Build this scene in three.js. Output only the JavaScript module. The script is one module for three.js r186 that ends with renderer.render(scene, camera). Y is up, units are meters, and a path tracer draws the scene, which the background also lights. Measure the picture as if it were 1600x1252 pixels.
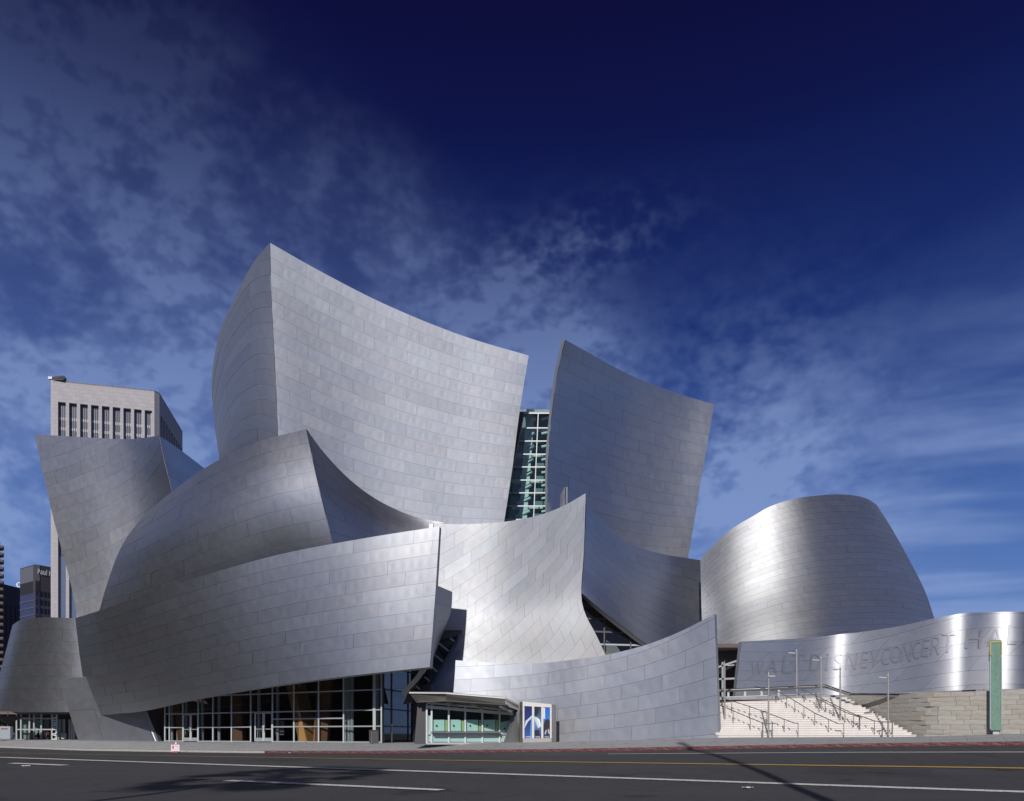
import * as THREE from 'three';
import { mergeGeometries } from 'three/addons/utils/BufferGeometryUtils.js';
import { RoundedBoxGeometry } from 'three/addons/geometries/RoundedBoxGeometry.js';
import { FontLoader } from 'three/addons/loaders/FontLoader.js';
import { ImprovedNoise } from 'three/addons/math/ImprovedNoise.js';

// ---------------------------------------------------------------- camera, sky, sun, exposure
const W = 1600, H = 1252, F = 1200, HZ = 1147, EYE = 1.5;      // photograph size, focal length in its pixels, horizon row, eye height
const scene = new THREE.Scene();
const camera = new THREE.PerspectiveCamera(2 * Math.atan(H / 2 / F) * 180 / Math.PI, W / H, 0.1, 3000);
camera.position.set(0, EYE, 0);
camera.lookAt(0, EYE, -10);
camera.setViewOffset(W, H, 0, H / 2 - HZ, W, H);                 // a shift lens: level camera, raised frame
const renderer = new THREE.WebGLRenderer({ antialias: true });
renderer.toneMapping = THREE.LinearToneMapping;
renderer.toneMappingExposure = 1.0;
renderer.shadowMap.enabled = true;

const SUN_AZ = -11 * Math.PI / 180, SUN_EL = 32 * Math.PI / 180;  // behind the camera, a little to its left
const toSun = new THREE.Vector3(Math.sin(SUN_AZ) * Math.cos(SUN_EL), Math.sin(SUN_EL), Math.cos(SUN_AZ) * Math.cos(SUN_EL));
const sun = new THREE.DirectionalLight(new THREE.Color().setRGB(1, 0.965, 0.92), 3.4);
sun.position.copy(toSun).multiplyScalar(300);
sun.castShadow = true;
sun.shadow.radius = 1;
sun.shadow.mapSize.set(4096, 4096);
Object.assign(sun.shadow.camera, { left: -130, right: 90, top: 110, bottom: -60, near: 1, far: 800 });
scene.add(sun); scene.add(sun.target);

const noise = new ImprovedNoise();
let seed = 7;
const rnd = () => { seed = (seed * 1664525 + 1013904223) >>> 0; return seed / 4294967296; };
const lerp = (a, b, t) => a + (b - a) * t, clamp = (x, a = 0, b = 1) => Math.min(b, Math.max(a, x));
const smooth = (a, b, x) => { const t = clamp((x - a) / (b - a)); return t * t * (3 - 2 * t); };
function fb3(x, y, z, oct) { let s = 0, a = 0.55; for (let i = 0; i < oct; i++) { s += a * noise.noise(x, y, z); x = x * 2.03 + 1.7; y = y * 2.03 + 9.2; z = z * 2.03 + 4.1; a *= 0.55; } return s; }
function fbm(x, y, z, oct) { let s = 0, a = 0.5; for (let i = 0; i < oct; i++) { s += a * noise.noise(x, y, z); x = x * 2.03 + 1.7; y = y * 2.03 + 9.2; a *= 0.52; } return s; }

{ // the sky: deep polarised blue, paler towards the horizon, with altocumulus to one side and cirrus streaks to the other
  const w = 4096, h = 2048, data = new Float32Array(w * h * 4);
  const ramp = [[0, .21, .33, .60], [4, .165, .285, .56], [9, .095, .195, .48], [15, .046, .118, .37], [22, .019, .055, .235], [30, .0085, .022, .130], [38, .0048, .0080, .064], [46, .0038, .0032, .032], [60, .0034, .0026, .024], [90, .0034, .0026, .024]];
  const dirOf = (px, py) => new THREE.Vector3((px - 800) / F, (HZ - py) / F, -1).normalize();
  const plane = (a, b) => dirOf(...a).cross(dirOf(...b)).normalize();      // a great circle through two directions
  const bankEdge = plane([430, 0], [1010, 560]), rightLow = plane([1150, 640], [1640, 300]);
  const wisp = dirOf(880, 365), wisp2 = dirOf(1190, 715), wisp3 = dirOf(870, 520), wispAxis = plane([760, 430], [1060, 330]);
  const out = dirOf(0, 700), sgn = Math.sign(bankEdge.dot(out)), sgR = Math.sign(rightLow.dot(dirOf(1600, 900)));
  for (let j = 0; j < h; j++) {
    const el = ((j + 0.5) / h - 0.5) * Math.PI, sy = Math.sin(el), cy = Math.cos(el), deg = el * 180 / Math.PI;
    let k = 0; while (k < ramp.length - 2 && ramp[k + 1][0] < deg) k++;
    const f = clamp((deg - ramp[k][0]) / (ramp[k + 1][0] - ramp[k][0]));
    const base = [1, 2, 3].map((c) => lerp(ramp[k][c], ramp[k + 1][c], f));
    for (let i = 0; i < w; i++) {
      const at = (j * w + i) * 4;
      if (deg < -0.5) { data[at] = .06; data[at + 1] = .062; data[at + 2] = .075; data[at + 3] = 1; continue; }
      const az = ((i + 0.5) / w - 0.5) * 2 * Math.PI, x = cy * Math.cos(az), z = cy * Math.sin(az);
      const yy = Math.max(sy, 0) + 0.10, u = x / yy, v = z / yy;
      const near = x * toSun.x + sy * toSun.y + z * toSun.z;                   // the air is brighter round the sun
      const glow = 0.12 * Math.pow(Math.max(near, 0), 6) + 0.5 * Math.pow(Math.max(near, 0), 40);
      const d1 = sgn * (x * bankEdge.x + sy * bankEdge.y + z * bankEdge.z) + 0.10 * noise.noise(u * 1.1, v * 1.1, 8.3);
      const d2 = sgR * (x * rightLow.x + sy * rightLow.y + z * rightLow.z);
      const behind = smooth(-0.1, 0.35, z);
      let bank = smooth(-0.03, 0.12, d1) * (1 - behind) + 0.55 * behind * smooth(-0.3, 0.3, noise.noise(u * .35, v * .35, 4.4));
      const wx = x - wisp.x, wy = sy - wisp.y, wz = z - wisp.z, ax = x * wispAxis.x + sy * wispAxis.y + z * wispAxis.z;
      const w3 = Math.exp(-((x - wisp3.x) ** 2 + (sy - wisp3.y) ** 2 + (z - wisp3.z) ** 2) / 0.008);
      const wi = Math.exp(-(wx * wx + wy * wy + wz * wz) / 0.010 - ax * ax / 0.0009);
      const w2 = Math.exp(-((x - wisp2.x) ** 2 + (sy - wisp2.y) ** 2 + (z - wisp2.z) ** 2) / 0.018);
      const right = smooth(-0.05, 0.22, d2) * (1 - behind);
      const warp = 0.5 * noise.noise(u * 0.9, v * 0.9, 1.1), warp2 = 0.5 * noise.noise(u * .9 + 5, v * .9, 2.7);
      let cl = 0;
      if (bank + wi + w2 + w3 > 0.01) {
        const y2 = sy * 1.5, q1 = 0.35 * noise.noise(x * 5, y2 * 5, z * 5), q2 = 0.35 * noise.noise(x * 5 + 7, y2 * 5, z * 5);
        const n1 = fb3(x * 6 + q1, y2 * 6 + q2, z * 6, 5), n2 = fb3(x * 25 + q2 * 2, y2 * 25 + q1 * 2, z * 25 + 3, 4), n3 = fb3(x * 62 + q1 * 4, y2 * 62, z * 62 + q2 * 4, 4);
        const soft = smooth(-0.35, 0.35, n1), puff = smooth(-0.25, 0.36, 0.6 * n2 + 0.5 * n3 + 0.3 * n1);
        cl += bank * (0.26 + 0.40 * soft + 0.66 * puff * (0.4 + 0.6 * soft));
        const st = fbm(u * 2.2 + v * 1.2 + warp2, (v * 1.2 - u * 2.2) * 1.9 + warp, 3.7, 6);
        cl += wi * 0.75 * smooth(-0.12, 0.36, .35 * st + 0.5 * n2 + .4 * n3 + .3 * n1) + (w2 * .95 + w3 * .6) * smooth(-0.5, 0.42, .5 * n1 + .55 * n2 + .35 * n3);
      }
      if (right > 0.01) {
        const st = fbm(u * 1.05 + v * 0.35 + warp * .6, v * 3.0 - u * 0.9 + warp2, 6.6, 6), big = fbm(u * .7, v * .9 + u * .3, 9.9, 3);
        cl += right * (0.10 + 0.75 * smooth(-0.16, 0.38, st * 0.9 + big * 0.8));
      }
      cl = clamp(cl) * smooth(-0.5, 3, deg);
      const thin = clamp(0.20 + 0.85 * smooth(50, 8, deg));                     // higher up the veil is thinner against a darker sky
      const c = [0.25, 0.35, 0.63], t = cl * (0.065 + 0.86 * Math.pow(smooth(43.5, 16, deg), 1.2));
      for (let q = 0; q < 3; q++) data[at + q] = lerp(base[q], c[q], t * 0.78) + glow * [1, .97, .93][q] * 0.9;
      data[at + 3] = 1;
    }
  }
  const sky = new THREE.DataTexture(data, w, h, THREE.RGBAFormat, THREE.FloatType);
  sky.mapping = THREE.EquirectangularReflectionMapping; sky.magFilter = THREE.LinearFilter; sky.colorSpace = THREE.LinearSRGBColorSpace; sky.needsUpdate = true;
  scene.background = sky; scene.environment = sky;
}

// ---------------------------------------------------------------- helpers
const V = (x, y, z) => new THREE.Vector3(x, y, z);
const P = (px, py, d) => V((px - 800) / F * d, EYE + (HZ - py) / F * d, -d);     // a point d metres down the view axis
const rgb = (r, g, b) => new THREE.Color().setRGB(r, g, b);
const used = {};
function numbered(n) { if (!(n in used)) { used[n] = 0; return n; } used[n]++; return n + '_' + String(used[n]).padStart(3, '0'); }
const std = (c, roughness = 0.8, metalness = 0, more = {}) => new THREE.MeshStandardMaterial({ color: rgb(...c), roughness, metalness, ...more });
function obj(name, geo, mat, parent = scene) {
  const g = Array.isArray(geo) ? (geo.length > 1 ? mergeGeometries(geo.map((x) => { x = x.index ? x.toNonIndexed() : x; for (const k of Object.keys(x.attributes)) if (!['position', 'normal', 'uv'].includes(k)) x.deleteAttribute(k); return x; })) : geo[0]) : geo;
  const m = new THREE.Mesh(g, mat); m.name = parent === scene ? numbered(name) : name; m.castShadow = m.receiveShadow = true; parent.add(m); return m;
}
function thing(name, label, category, at = V(0, 0, 0), turn = 0, group) {
  const o = new THREE.Group(); o.name = numbered(name); o.position.copy(at); o.rotation.y = turn; scene.add(o);
  o.userData = { label, category }; if (group) o.userData.group = group; return o;
}
function tag(o, label, category, group) { o.userData.label = label; o.userData.category = category; if (group) o.userData.group = group; return o; }
function struct(name, geo, mat) { const m = obj(name, geo, mat); m.userData.kind = 'structure'; return m; }
const boxG = (w, h, d, x = 0, y = 0, z = 0) => new THREE.BoxGeometry(w, h, d).translate(x, y, z);
function beam(a, b, w, h = w, up = V(0, 1, 0)) {                                   // a square bar from a to b
  const z = b.clone().sub(a), l = z.length(); z.normalize();
  if (Math.abs(z.dot(up)) > 0.98) up = V(0, 0, 1);
  const x = up.clone().cross(z).normalize(), y = z.clone().cross(x);
  return new THREE.BoxGeometry(w, h, l).applyMatrix4(new THREE.Matrix4().makeBasis(x, y, z).setPosition(a.clone().add(b).multiplyScalar(0.5)));
}
function rod(a, b, r, r2 = r, n = 8) {
  const y = b.clone().sub(a), l = y.length();
  return new THREE.CylinderGeometry(r2, r, l, n).applyQuaternion(new THREE.Quaternion().setFromUnitVectors(V(0, 1, 0), y.normalize())).translate(...a.clone().add(b).multiplyScalar(0.5).toArray());
}
function poly(pts, thick = 0, uvScale = 1) {                                       // a flat slab over 3D outline points (seen counter-clockwise), with thickness away from the viewer
  const c = pts.reduce((a, p) => a.add(p), V(0, 0, 0)).multiplyScalar(1 / pts.length);
  let n = V(0, 0, 0); pts.forEach((p, i) => { const q = pts[(i + 1) % pts.length]; n.add(p.clone().sub(c).cross(q.clone().sub(c))); }); n.normalize();
  if (n.dot(camera.position.clone().sub(c)) < 0) n.negate();
  const ux = (Math.abs(n.y) > 0.9 ? V(1, 0, 0) : V(0, 1, 0).cross(n)).normalize(), uy = n.clone().cross(ux);
  const q2 = pts.map((p) => { const r = p.clone().sub(c); return new THREE.Vector2(r.dot(ux), r.dot(uy)); });
  const tri = THREE.ShapeUtils.triangulateShape(THREE.ShapeUtils.isClockWise(q2) ? q2.slice().reverse() : q2, []);
  const src = THREE.ShapeUtils.isClockWise(q2) ? pts.slice().reverse() : pts;
  const pos = [], uv = [], put = (p) => { pos.push(p.x, p.y, p.z); const r = p.clone().sub(c); uv.push(r.dot(ux) * uvScale, r.dot(uy) * uvScale); };
  const back = src.map((p) => p.clone().addScaledVector(n, -thick));
  for (const t of tri) { put(src[t[0]]); put(src[t[1]]); put(src[t[2]]); if (thick) { put(back[t[0]]); put(back[t[2]]); put(back[t[1]]); } }
  if (thick) src.forEach((p, i) => { const j = (i + 1) % src.length; put(p); put(back[i]); put(back[j]); put(p); put(back[j]); put(src[j]); });
  const g = new THREE.BufferGeometry(); g.setAttribute('position', new THREE.Float32BufferAttribute(pos, 3)); g.setAttribute('uv', new THREE.Float32BufferAttribute(uv, 2)); g.computeVertexNormals(); return g;
}
function noiseTex(size, fn, srgb = false) {                                        // fn(u, v) gives [r, g, b] in 0..1, tiling is up to fn
  const d = new Uint8Array(size * size * 4);
  for (let j = 0; j < size; j++) for (let i = 0; i < size; i++) { const c = fn(i / size, j / size); for (let k = 0; k < 3; k++) d[(j * size + i) * 4 + k] = clamp(c[k]) * 255; d[(j * size + i) * 4 + 3] = 255; }
  const t = new THREE.DataTexture(d, size, size); t.wrapS = t.wrapT = THREE.RepeatWrapping; t.magFilter = THREE.LinearFilter; t.generateMipmaps = true; t.minFilter = THREE.LinearMipmapLinearFilter;
  if (srgb) t.colorSpace = THREE.SRGBColorSpace; t.needsUpdate = true; return t;
}
const TAU = Math.PI * 2;
function tileNoise(u, v, f, z, oct = 4) { // tiles over u, v
  let s = 0, a = 0.5; for (let o = 0; o < oct; o++) { const r = f / TAU; s += a * noise.noise(Math.cos(u * TAU) * r + z, Math.sin(u * TAU) * r + Math.cos(v * TAU) * r, Math.sin(v * TAU) * r + z * 1.7); f *= 2; a *= 0.55; z += 3.1; } return s;
}

// ---------------------------------------------------------------- ground: road, kerb, pavement
const UX = -0.878, UZ = -0.479;                                                     // the street's direction (to the left and away)
const along = (p) => p.x * UX + p.z * UZ, across = (p) => -(p.x * UZ - p.z * UX);   // across: 0 at the camera, grows to the hall side
const lineAt = (D) => (px) => D * 2200 / (px + 1400);
function profile(D, list) { const t = list.map(([px, row]) => { const p = P(px, row, lineAt(D)(px)); return [along(p), p.y]; }).sort((a, b) => a[0] - b[0]);
  return (a) => { if (a <= t[0][0]) return t[0][1]; for (let i = 1; i < t.length; i++) if (a <= t[i][0]) { const f = (a - t[i - 1][0]) / (t[i][0] - t[i - 1][0]); return lerp(t[i - 1][1], t[i][1], f); } return t[t.length - 1][1]; }; }
const KERB_D = 46, w0 = 0.878;
const kerbTop = profile(46, [[0, 1166], [130, 1170.5], [275, 1172.5], [400, 1174], [580, 1174.3], [700, 1173], [880, 1171], [1000, 1169], [1100, 1167], [1340, 1162.3], [1600, 1159.5]]);
const yellowY = profile(34.1, [[75, 1178.5], [800, 1190.5], [1600, 1201.5]]);
const whiteY = profile(25.6, [[0, 1184], [800, 1211], [1600, 1239]]);
const backY = profile(50, [[0, 1157], [260, 1160], [596, 1162], [700, 1162], [860, 1160], [1124, 1153], [1430, 1152], [1600, 1146.5]]);
const KW = KERB_D * w0, YW = 34.1 * w0, WW = 25.6 * w0, BW = 50 * w0;
function groundY(a, w) {                                                             // road on the near side of the kerb, pavement beyond it
  if (w >= KW) return lerp(kerbTop(a), backY(a), clamp((w - KW) / (BW - KW)));
  const k = kerbTop(a) - 0.15;
  if (w >= YW) return lerp(yellowY(a), k, (w - YW) / (KW - YW));
  if (w >= WW) return lerp(whiteY(a), yellowY(a), (w - WW) / (YW - WW));
  if (w >= 12) return lerp(0, whiteY(a), (w - 12) / (WW - 12));
  return 0;
}
const world = (a, w, lift = 0) => V(a * UX + w * 0.479, groundY(a, w) + lift, a * UZ - w * 0.878);
function ground(a0, a1, w0_, w1, na, nw, lift = 0, uvs = 1) {
  const pos = [], uv = [], idx = [];
  for (let j = 0; j <= nw; j++) for (let i = 0; i <= na; i++) { const a = lerp(a0, a1, i / na), w = lerp(w0_, w1, j / nw), p = world(a, Math.min(Math.max(w, w0_ + 1e-4), w1 - 1e-4), lift); pos.push(p.x, p.y, p.z); uv.push(a * uvs, w * uvs); }
  for (let j = 0; j < nw; j++) for (let i = 0; i < na; i++) { const q = j * (na + 1) + i; idx.push(q, q + na + 1, q + 1, q + 1, q + na + 1, q + na + 2); }
  const g = new THREE.BufferGeometry(); g.setAttribute('position', new THREE.Float32BufferAttribute(pos, 3)); g.setAttribute('uv', new THREE.Float32BufferAttribute(uv, 2)); g.setIndex(idx); g.computeVertexNormals();
  if (g.attributes.normal.getY(0) < 0) { for (let i = 0; i < idx.length; i += 3) [idx[i], idx[i + 1]] = [idx[i + 1], idx[i]]; g.setIndex(idx); g.computeVertexNormals(); }
  return g;
}
const asphaltTex = noiseTex(2048, (u, v) => {
  const n = tileNoise(u, v, 3, 1, 4), f = tileNoise(u, v, 150, 2, 2), m = tileNoise(u, v, 22, 4, 3), lane = tileNoise(u * .25 % 1, v, 5, 7, 3), oil = tileNoise(u, v, 16, 6, 4), ridge = Math.abs(tileNoise(u, v, 7, 9, 5)), ridge2 = Math.abs(tileNoise(u, v, 4, 19, 5));
  let c = 0.232 + 0.035 * n + 0.05 * f + 0.03 * m + 0.03 * lane - 0.07 * smooth(.24, .38, oil);
  const tar = 1 - smooth(.004, .010, ridge), crack = (1 - smooth(.002, .006, ridge2)) * smooth(-.1, .15, n);
  c -= 0.06 * tar * smooth(.0, .12, m + .05) + 0.07 * crack;
  const px = Math.floor(u * 5), pv = Math.floor(v * 4); if ((px * 7 + pv * 3) % 11 === 0 && (u * 5 % 1) < .72 && (v * 4 % 1) < .5) c -= 0.028;
  c *= 1.03; return [c, c * 0.985, c * 1.035]; }, true);
asphaltTex.repeat.set(1 / 26, 1 / 26);
const asphalt = new THREE.MeshStandardMaterial({ map: asphaltTex, roughness: 0.85, bumpMap: asphaltTex, bumpScale: 0.01 });
const concTex = noiseTex(1024, (u, v) => { const n = tileNoise(u, v, 4, 11, 4), f = tileNoise(u, v, 50, 12, 3), s = tileNoise(u, v, 9, 16, 3), j = Math.min(Math.abs(u * 4 % 1), Math.abs(v * 4 % 1)) < 0.018 ? 0.82 : 1; const c = (0.60 + 0.05 * n + 0.04 * f - 0.05 * smooth(.1, .4, s)) * j; return [c, c, c * 1.01]; }, true);
concTex.repeat.set(1 / 6, 1 / 6);
const concrete = new THREE.MeshStandardMaterial({ map: concTex, roughness: 0.9 });
struct('ground', new THREE.PlaneGeometry(6000, 6000).rotateX(-Math.PI / 2).translate(0, -0.6, 0), std([.10, .10, .10], 0.95));
struct('road', ground(-110, 190, -40, KW, 150, 60), asphalt);
struct('pavement', ground(-70, 120, KW + 0.18, BW + 30, 120, 20), concrete);
{ // kerb: a real step, bare concrete to the left and worn red paint to the right
  const mk = (a0, a1) => { const g = []; const n = Math.ceil((a1 - a0) / 2.2); for (let i = 0; i < n; i++) { const p = world(lerp(a0, a1, i / n), KW + .09), q = world(lerp(a0, a1, (i + 1) / n) - 0.012, KW + .09); p.y -= 0.13; q.y -= 0.13; g.push(beam(p, q, 0.18, 0.264)); } return g; };
  const red = noiseTex(512, (u, v) => { const n = tileNoise(u, v, 5, 21, 4), f = tileNoise(u, v, 26, 22, 3), c = smooth(0.0, 0.22, n * .9 + f * .6); return [lerp(.40, .46, c), lerp(.15, .42, c), lerp(.17, .42, c)]; }, true);
  const grey = noiseTex(512, (u, v) => { const n = tileNoise(u, v, 6, 23, 4), c = 0.66 + 0.16 * n; return [c, c * .98, c * .95]; }, true);
  const aRed = along(P(413, 1174, lineAt(46)(413)));
  struct('kerb', mk(aRed, 120), new THREE.MeshStandardMaterial({ map: grey, roughness: .9 }));
  struct('red_kerb', mk(-70, aRed), new THREE.MeshStandardMaterial({ map: red, roughness: .8 }));
}
{ // painted lines, 4 mm above the asphalt
  const worn = (r, g, b, z) => noiseTex(512, (u, v) => { const n = smooth(0.12, 0.34, tileNoise(u, v, 20, z, 4)); return [lerp(r, .3, n), lerp(g, .3, n), lerp(b, .3, n)]; }, true);
  const white = new THREE.MeshStandardMaterial({ map: worn(.86, .85, .84, 31), roughness: .7 }), yellow = new THREE.MeshStandardMaterial({ map: worn(.74, .60, .26, 32), roughness: .7 });
  const line = (px0, px1, D, width, mat, name) => { const a0 = along(P(px1, HZ, lineAt(D)(px1))), a1 = along(P(px0, HZ, lineAt(D)(px0))), w = D * w0; return struct(name, ground(a0, a1, w - width / 2, w + width / 2, Math.max(4, Math.round((a1 - a0) / 2)), 1, 0.02), mat); };
  line(-300, 2300, 34.1, 0.42, yellow, 'yellow_line');
  line(-300, 2300, 25.6, 0.5, white, 'white_line');
  line(950, 2300, 41.6, 0.25, white, 'parking_line');
  line(17, 102, 19.2 + 3.0, 0.42, white, 'lane_dash');
  line(355, 690, 18.6, 0.40, white, 'lane_dash');
}

// ---------------------------------------------------------------- the concert hall
const wave = (() => {                                                                  // each sheet is slightly pillowed between its fixings: four bands of soft dents, 8 m of them
  const px = 1024, h = new Float32Array(px * px);
  for (let band = 0; band < 4; band++) for (let k = 0; k < 11; k++) {
    const cu = (k + .5 + (rnd() - .5) * .35) / 11, cv = band / 4, ru = (.20 + .08 * rnd()) / 8, rv = (.30 + .1 * rnd()) / 8, am = (rnd() < .75 ? -1 : .5) * (.25 + .75 * rnd());
    for (let y = -90; y <= 90; y++) for (let x = -90; x <= 90; x++) { const e = Math.exp(-((x / px / ru) ** 2 + (y / px / rv) ** 2)); if (e < .002) continue; h[((Math.round(cv * px) + y + px) % px) * px + (Math.round(cu * px) + x + px) % px] += am * e; }
  }
  return noiseTex(px, (u, v) => { const n = 0.55 + 0.33 * h[Math.round(v * px) * px + Math.round(u * px)] + 0.10 * tileNoise(u, v, 9, 41, 2); return [n, n, n]; });
})();
wave.repeat.set(1 / 8, 1 / 8);
const brush = noiseTex(512, (u, v) => { const n = 0.94 + 0.08 * tileNoise(u, v, 7, 43, 4); return [n, n, n]; });
brush.repeat.set(1 / 5, 1 / 5);
const steel = new THREE.MeshStandardMaterial({ color: rgb(.435, .447, .48), metalness: 1, roughness: 0.495, roughnessMap: brush, vertexColors: true, bumpMap: wave, bumpScale: 0.012 });
const satin = new THREE.MeshStandardMaterial({ color: rgb(.44, .447, .465), metalness: 1, roughness: 0.60, roughnessMap: brush, vertexColors: true, bumpMap: wave, bumpScale: 0.010 });
const coneSteel = satin.clone(); coneSteel.roughness = 0.54;
const polished = new THREE.MeshStandardMaterial({ color: rgb(.47, .475, .50), metalness: 1, roughness: 0.52, roughnessMap: brush, vertexColors: true, bumpMap: wave, bumpScale: 0.002 });
const skinMat = std([.40, .405, .425], 0.6, 1), letterMat = std([.405, .408, .43], 0.5, 1);
const hall = thing('concert_hall', 'large concert hall of sweeping curved stainless steel walls across the street', 'concert hall');

function curve(pts) { const q = pts.map((p) => P(...p)); if (q.length === 2) return (t) => q[0].clone().lerp(q[1], t); const s = new THREE.CatmullRomCurve3(q, false, 'centripetal').getSpacedPoints(80); return (t) => { const x = clamp(t) * 80, i = Math.min(79, Math.floor(x)); return s[i].clone().lerp(s[i + 1], x - i); }; }
const sails = [], panels = [];
const project = (p) => [800 + F * p.x / -p.z, HZ - F * (p.y - EYE) / -p.z];
function sail(o) {
  const T = curve(o.top), B = curve(o.bottom), L = curve(o.left || [o.top[0], o.bottom[0]]), R = curve(o.right || [o.top[o.top.length - 1], o.bottom[o.bottom.length - 1]]);
  const TL = T(0), TR = T(1), BL = B(0), BR = B(1), bulge = o.bulge || 0;
  const S0 = (s, t) => { const p = T(s).multiplyScalar(1 - t).addScaledVector(B(s), t).addScaledVector(L(t), 1 - s).addScaledVector(R(t), s);
    return p.addScaledVector(TL, -(1 - s) * (1 - t)).addScaledVector(TR, -s * (1 - t)).addScaledVector(BL, -(1 - s) * t).addScaledVector(BR, -s * t); };
  const ray = (p) => p.clone().sub(camera.position);
  const S = bulge ? (s, t) => { const p = S0(s, t); return p.addScaledVector(ray(p), -bulge * 16 * s * (1 - s) * t * (1 - t) / -p.z); } : S0;
  const du = (s, t) => { const a = Math.max(0, s - .02), b = Math.min(1, s + .02); return S(b, t).sub(S(a, t)).multiplyScalar(1 / (b - a)); };
  const dv = (s, t) => { const a = Math.max(0, t - .02), b = Math.min(1, t + .02); return S(s, b).sub(S(s, a)).multiplyScalar(1 / (b - a)); };
  let flip = 1; const N = (s, t) => dv(s, t).cross(du(s, t)).normalize().multiplyScalar(flip);
  if (N(.5, .5).dot(ray(S(.5, .5))) > 0) flip = -1;
  // the wall behind the panels: two skins and a rim
  const nu = 32, nv = 20, thick = o.thick ?? 0.35, pos = [], idx = [];
  for (const off of [0, -thick]) for (let j = 0; j <= nv; j++) for (let i = 0; i <= nu; i++) { const s = i / nu, t = j / nv, p = S(s, t).addScaledVector(N(s, t), off); pos.push(p.x, p.y, p.z); }
  const at = (l, i, j) => l * (nu + 1) * (nv + 1) + j * (nu + 1) + i;
  for (let j = 0; j < nv; j++) for (let i = 0; i < nu; i++) for (const l of [0, 1]) { const q = [at(l, i, j), at(l, i, j + 1), at(l, i + 1, j), at(l, i + 1, j + 1)]; if ((l === 0) === (flip === 1)) idx.push(q[0], q[1], q[2], q[2], q[1], q[3]); else idx.push(q[0], q[2], q[1], q[2], q[3], q[1]); }
  const rim = (i0, j0, i1, j1) => idx.push(at(0, i0, j0), at(1, i0, j0), at(0, i1, j1), at(0, i1, j1), at(1, i0, j0), at(1, i1, j1));
  for (let i = 0; i < nu; i++) { rim(i, 0, i + 1, 0); rim(i, nv, i + 1, nv); } for (let j = 0; j < nv; j++) { rim(0, j, 0, j + 1); rim(nu, j, nu, j + 1); }
  let g = new THREE.BufferGeometry(); g.setAttribute('position', new THREE.Float32BufferAttribute(pos, 3)); g.setIndex(idx); g = g.toNonIndexed(); g.computeVertexNormals();
  const wall = obj('curved_wall', g, skinMat, hall); if (o.label) wall.userData.label = o.label;
  const outline = []; for (let i = 0; i < 24; i++) outline.push(project(S(i / 24, 0))); for (let i = 0; i < 24; i++) outline.push(project(S(1, i / 24))); for (let i = 0; i < 24; i++) outline.push(project(S(1 - i / 24, 1))); for (let i = 0; i < 24; i++) outline.push(project(S(0, 1 - i / 24)));
  const me = { S, N, wall, outline, depth: -S(.5, .5).z, mat: o.mat || steel, plain: o.plain }; sails.push(me);
  if (o.rows) cladding(me, o);
  return me;
}
function clip(pg) {
  const sides = [[0, 1, 0], [0, -1, 1], [1, 1, 0], [1, -1, 1]];
  for (const [ax, sg, lim] of sides) {
    const q = [], inside = (p) => sg > 0 ? p[ax] >= 0 : p[ax] <= 1;
    for (let i = 0; i < pg.length; i++) { const a = pg[i], b = pg[(i + 1) % pg.length], ia = inside(a), ib = inside(b); if (ia) q.push(a); if (ia !== ib) { const f = ((sg > 0 ? 0 : 1) - a[ax]) / (b[ax] - a[ax]); const c = [lerp(a[0], b[0], f), lerp(a[1], b[1], f)]; c[ax] = sg > 0 ? 0 : 1; q.push(c); } }
    pg = q; if (pg.length < 3) return null;
  }
  let ar = 0; for (let i = 0; i < pg.length; i++) { const a = pg[i], b = pg[(i + 1) % pg.length]; ar += a[0] * b[1] - a[1] * b[0]; }
  return Math.abs(ar) < 2e-6 ? null : pg;
}
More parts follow.
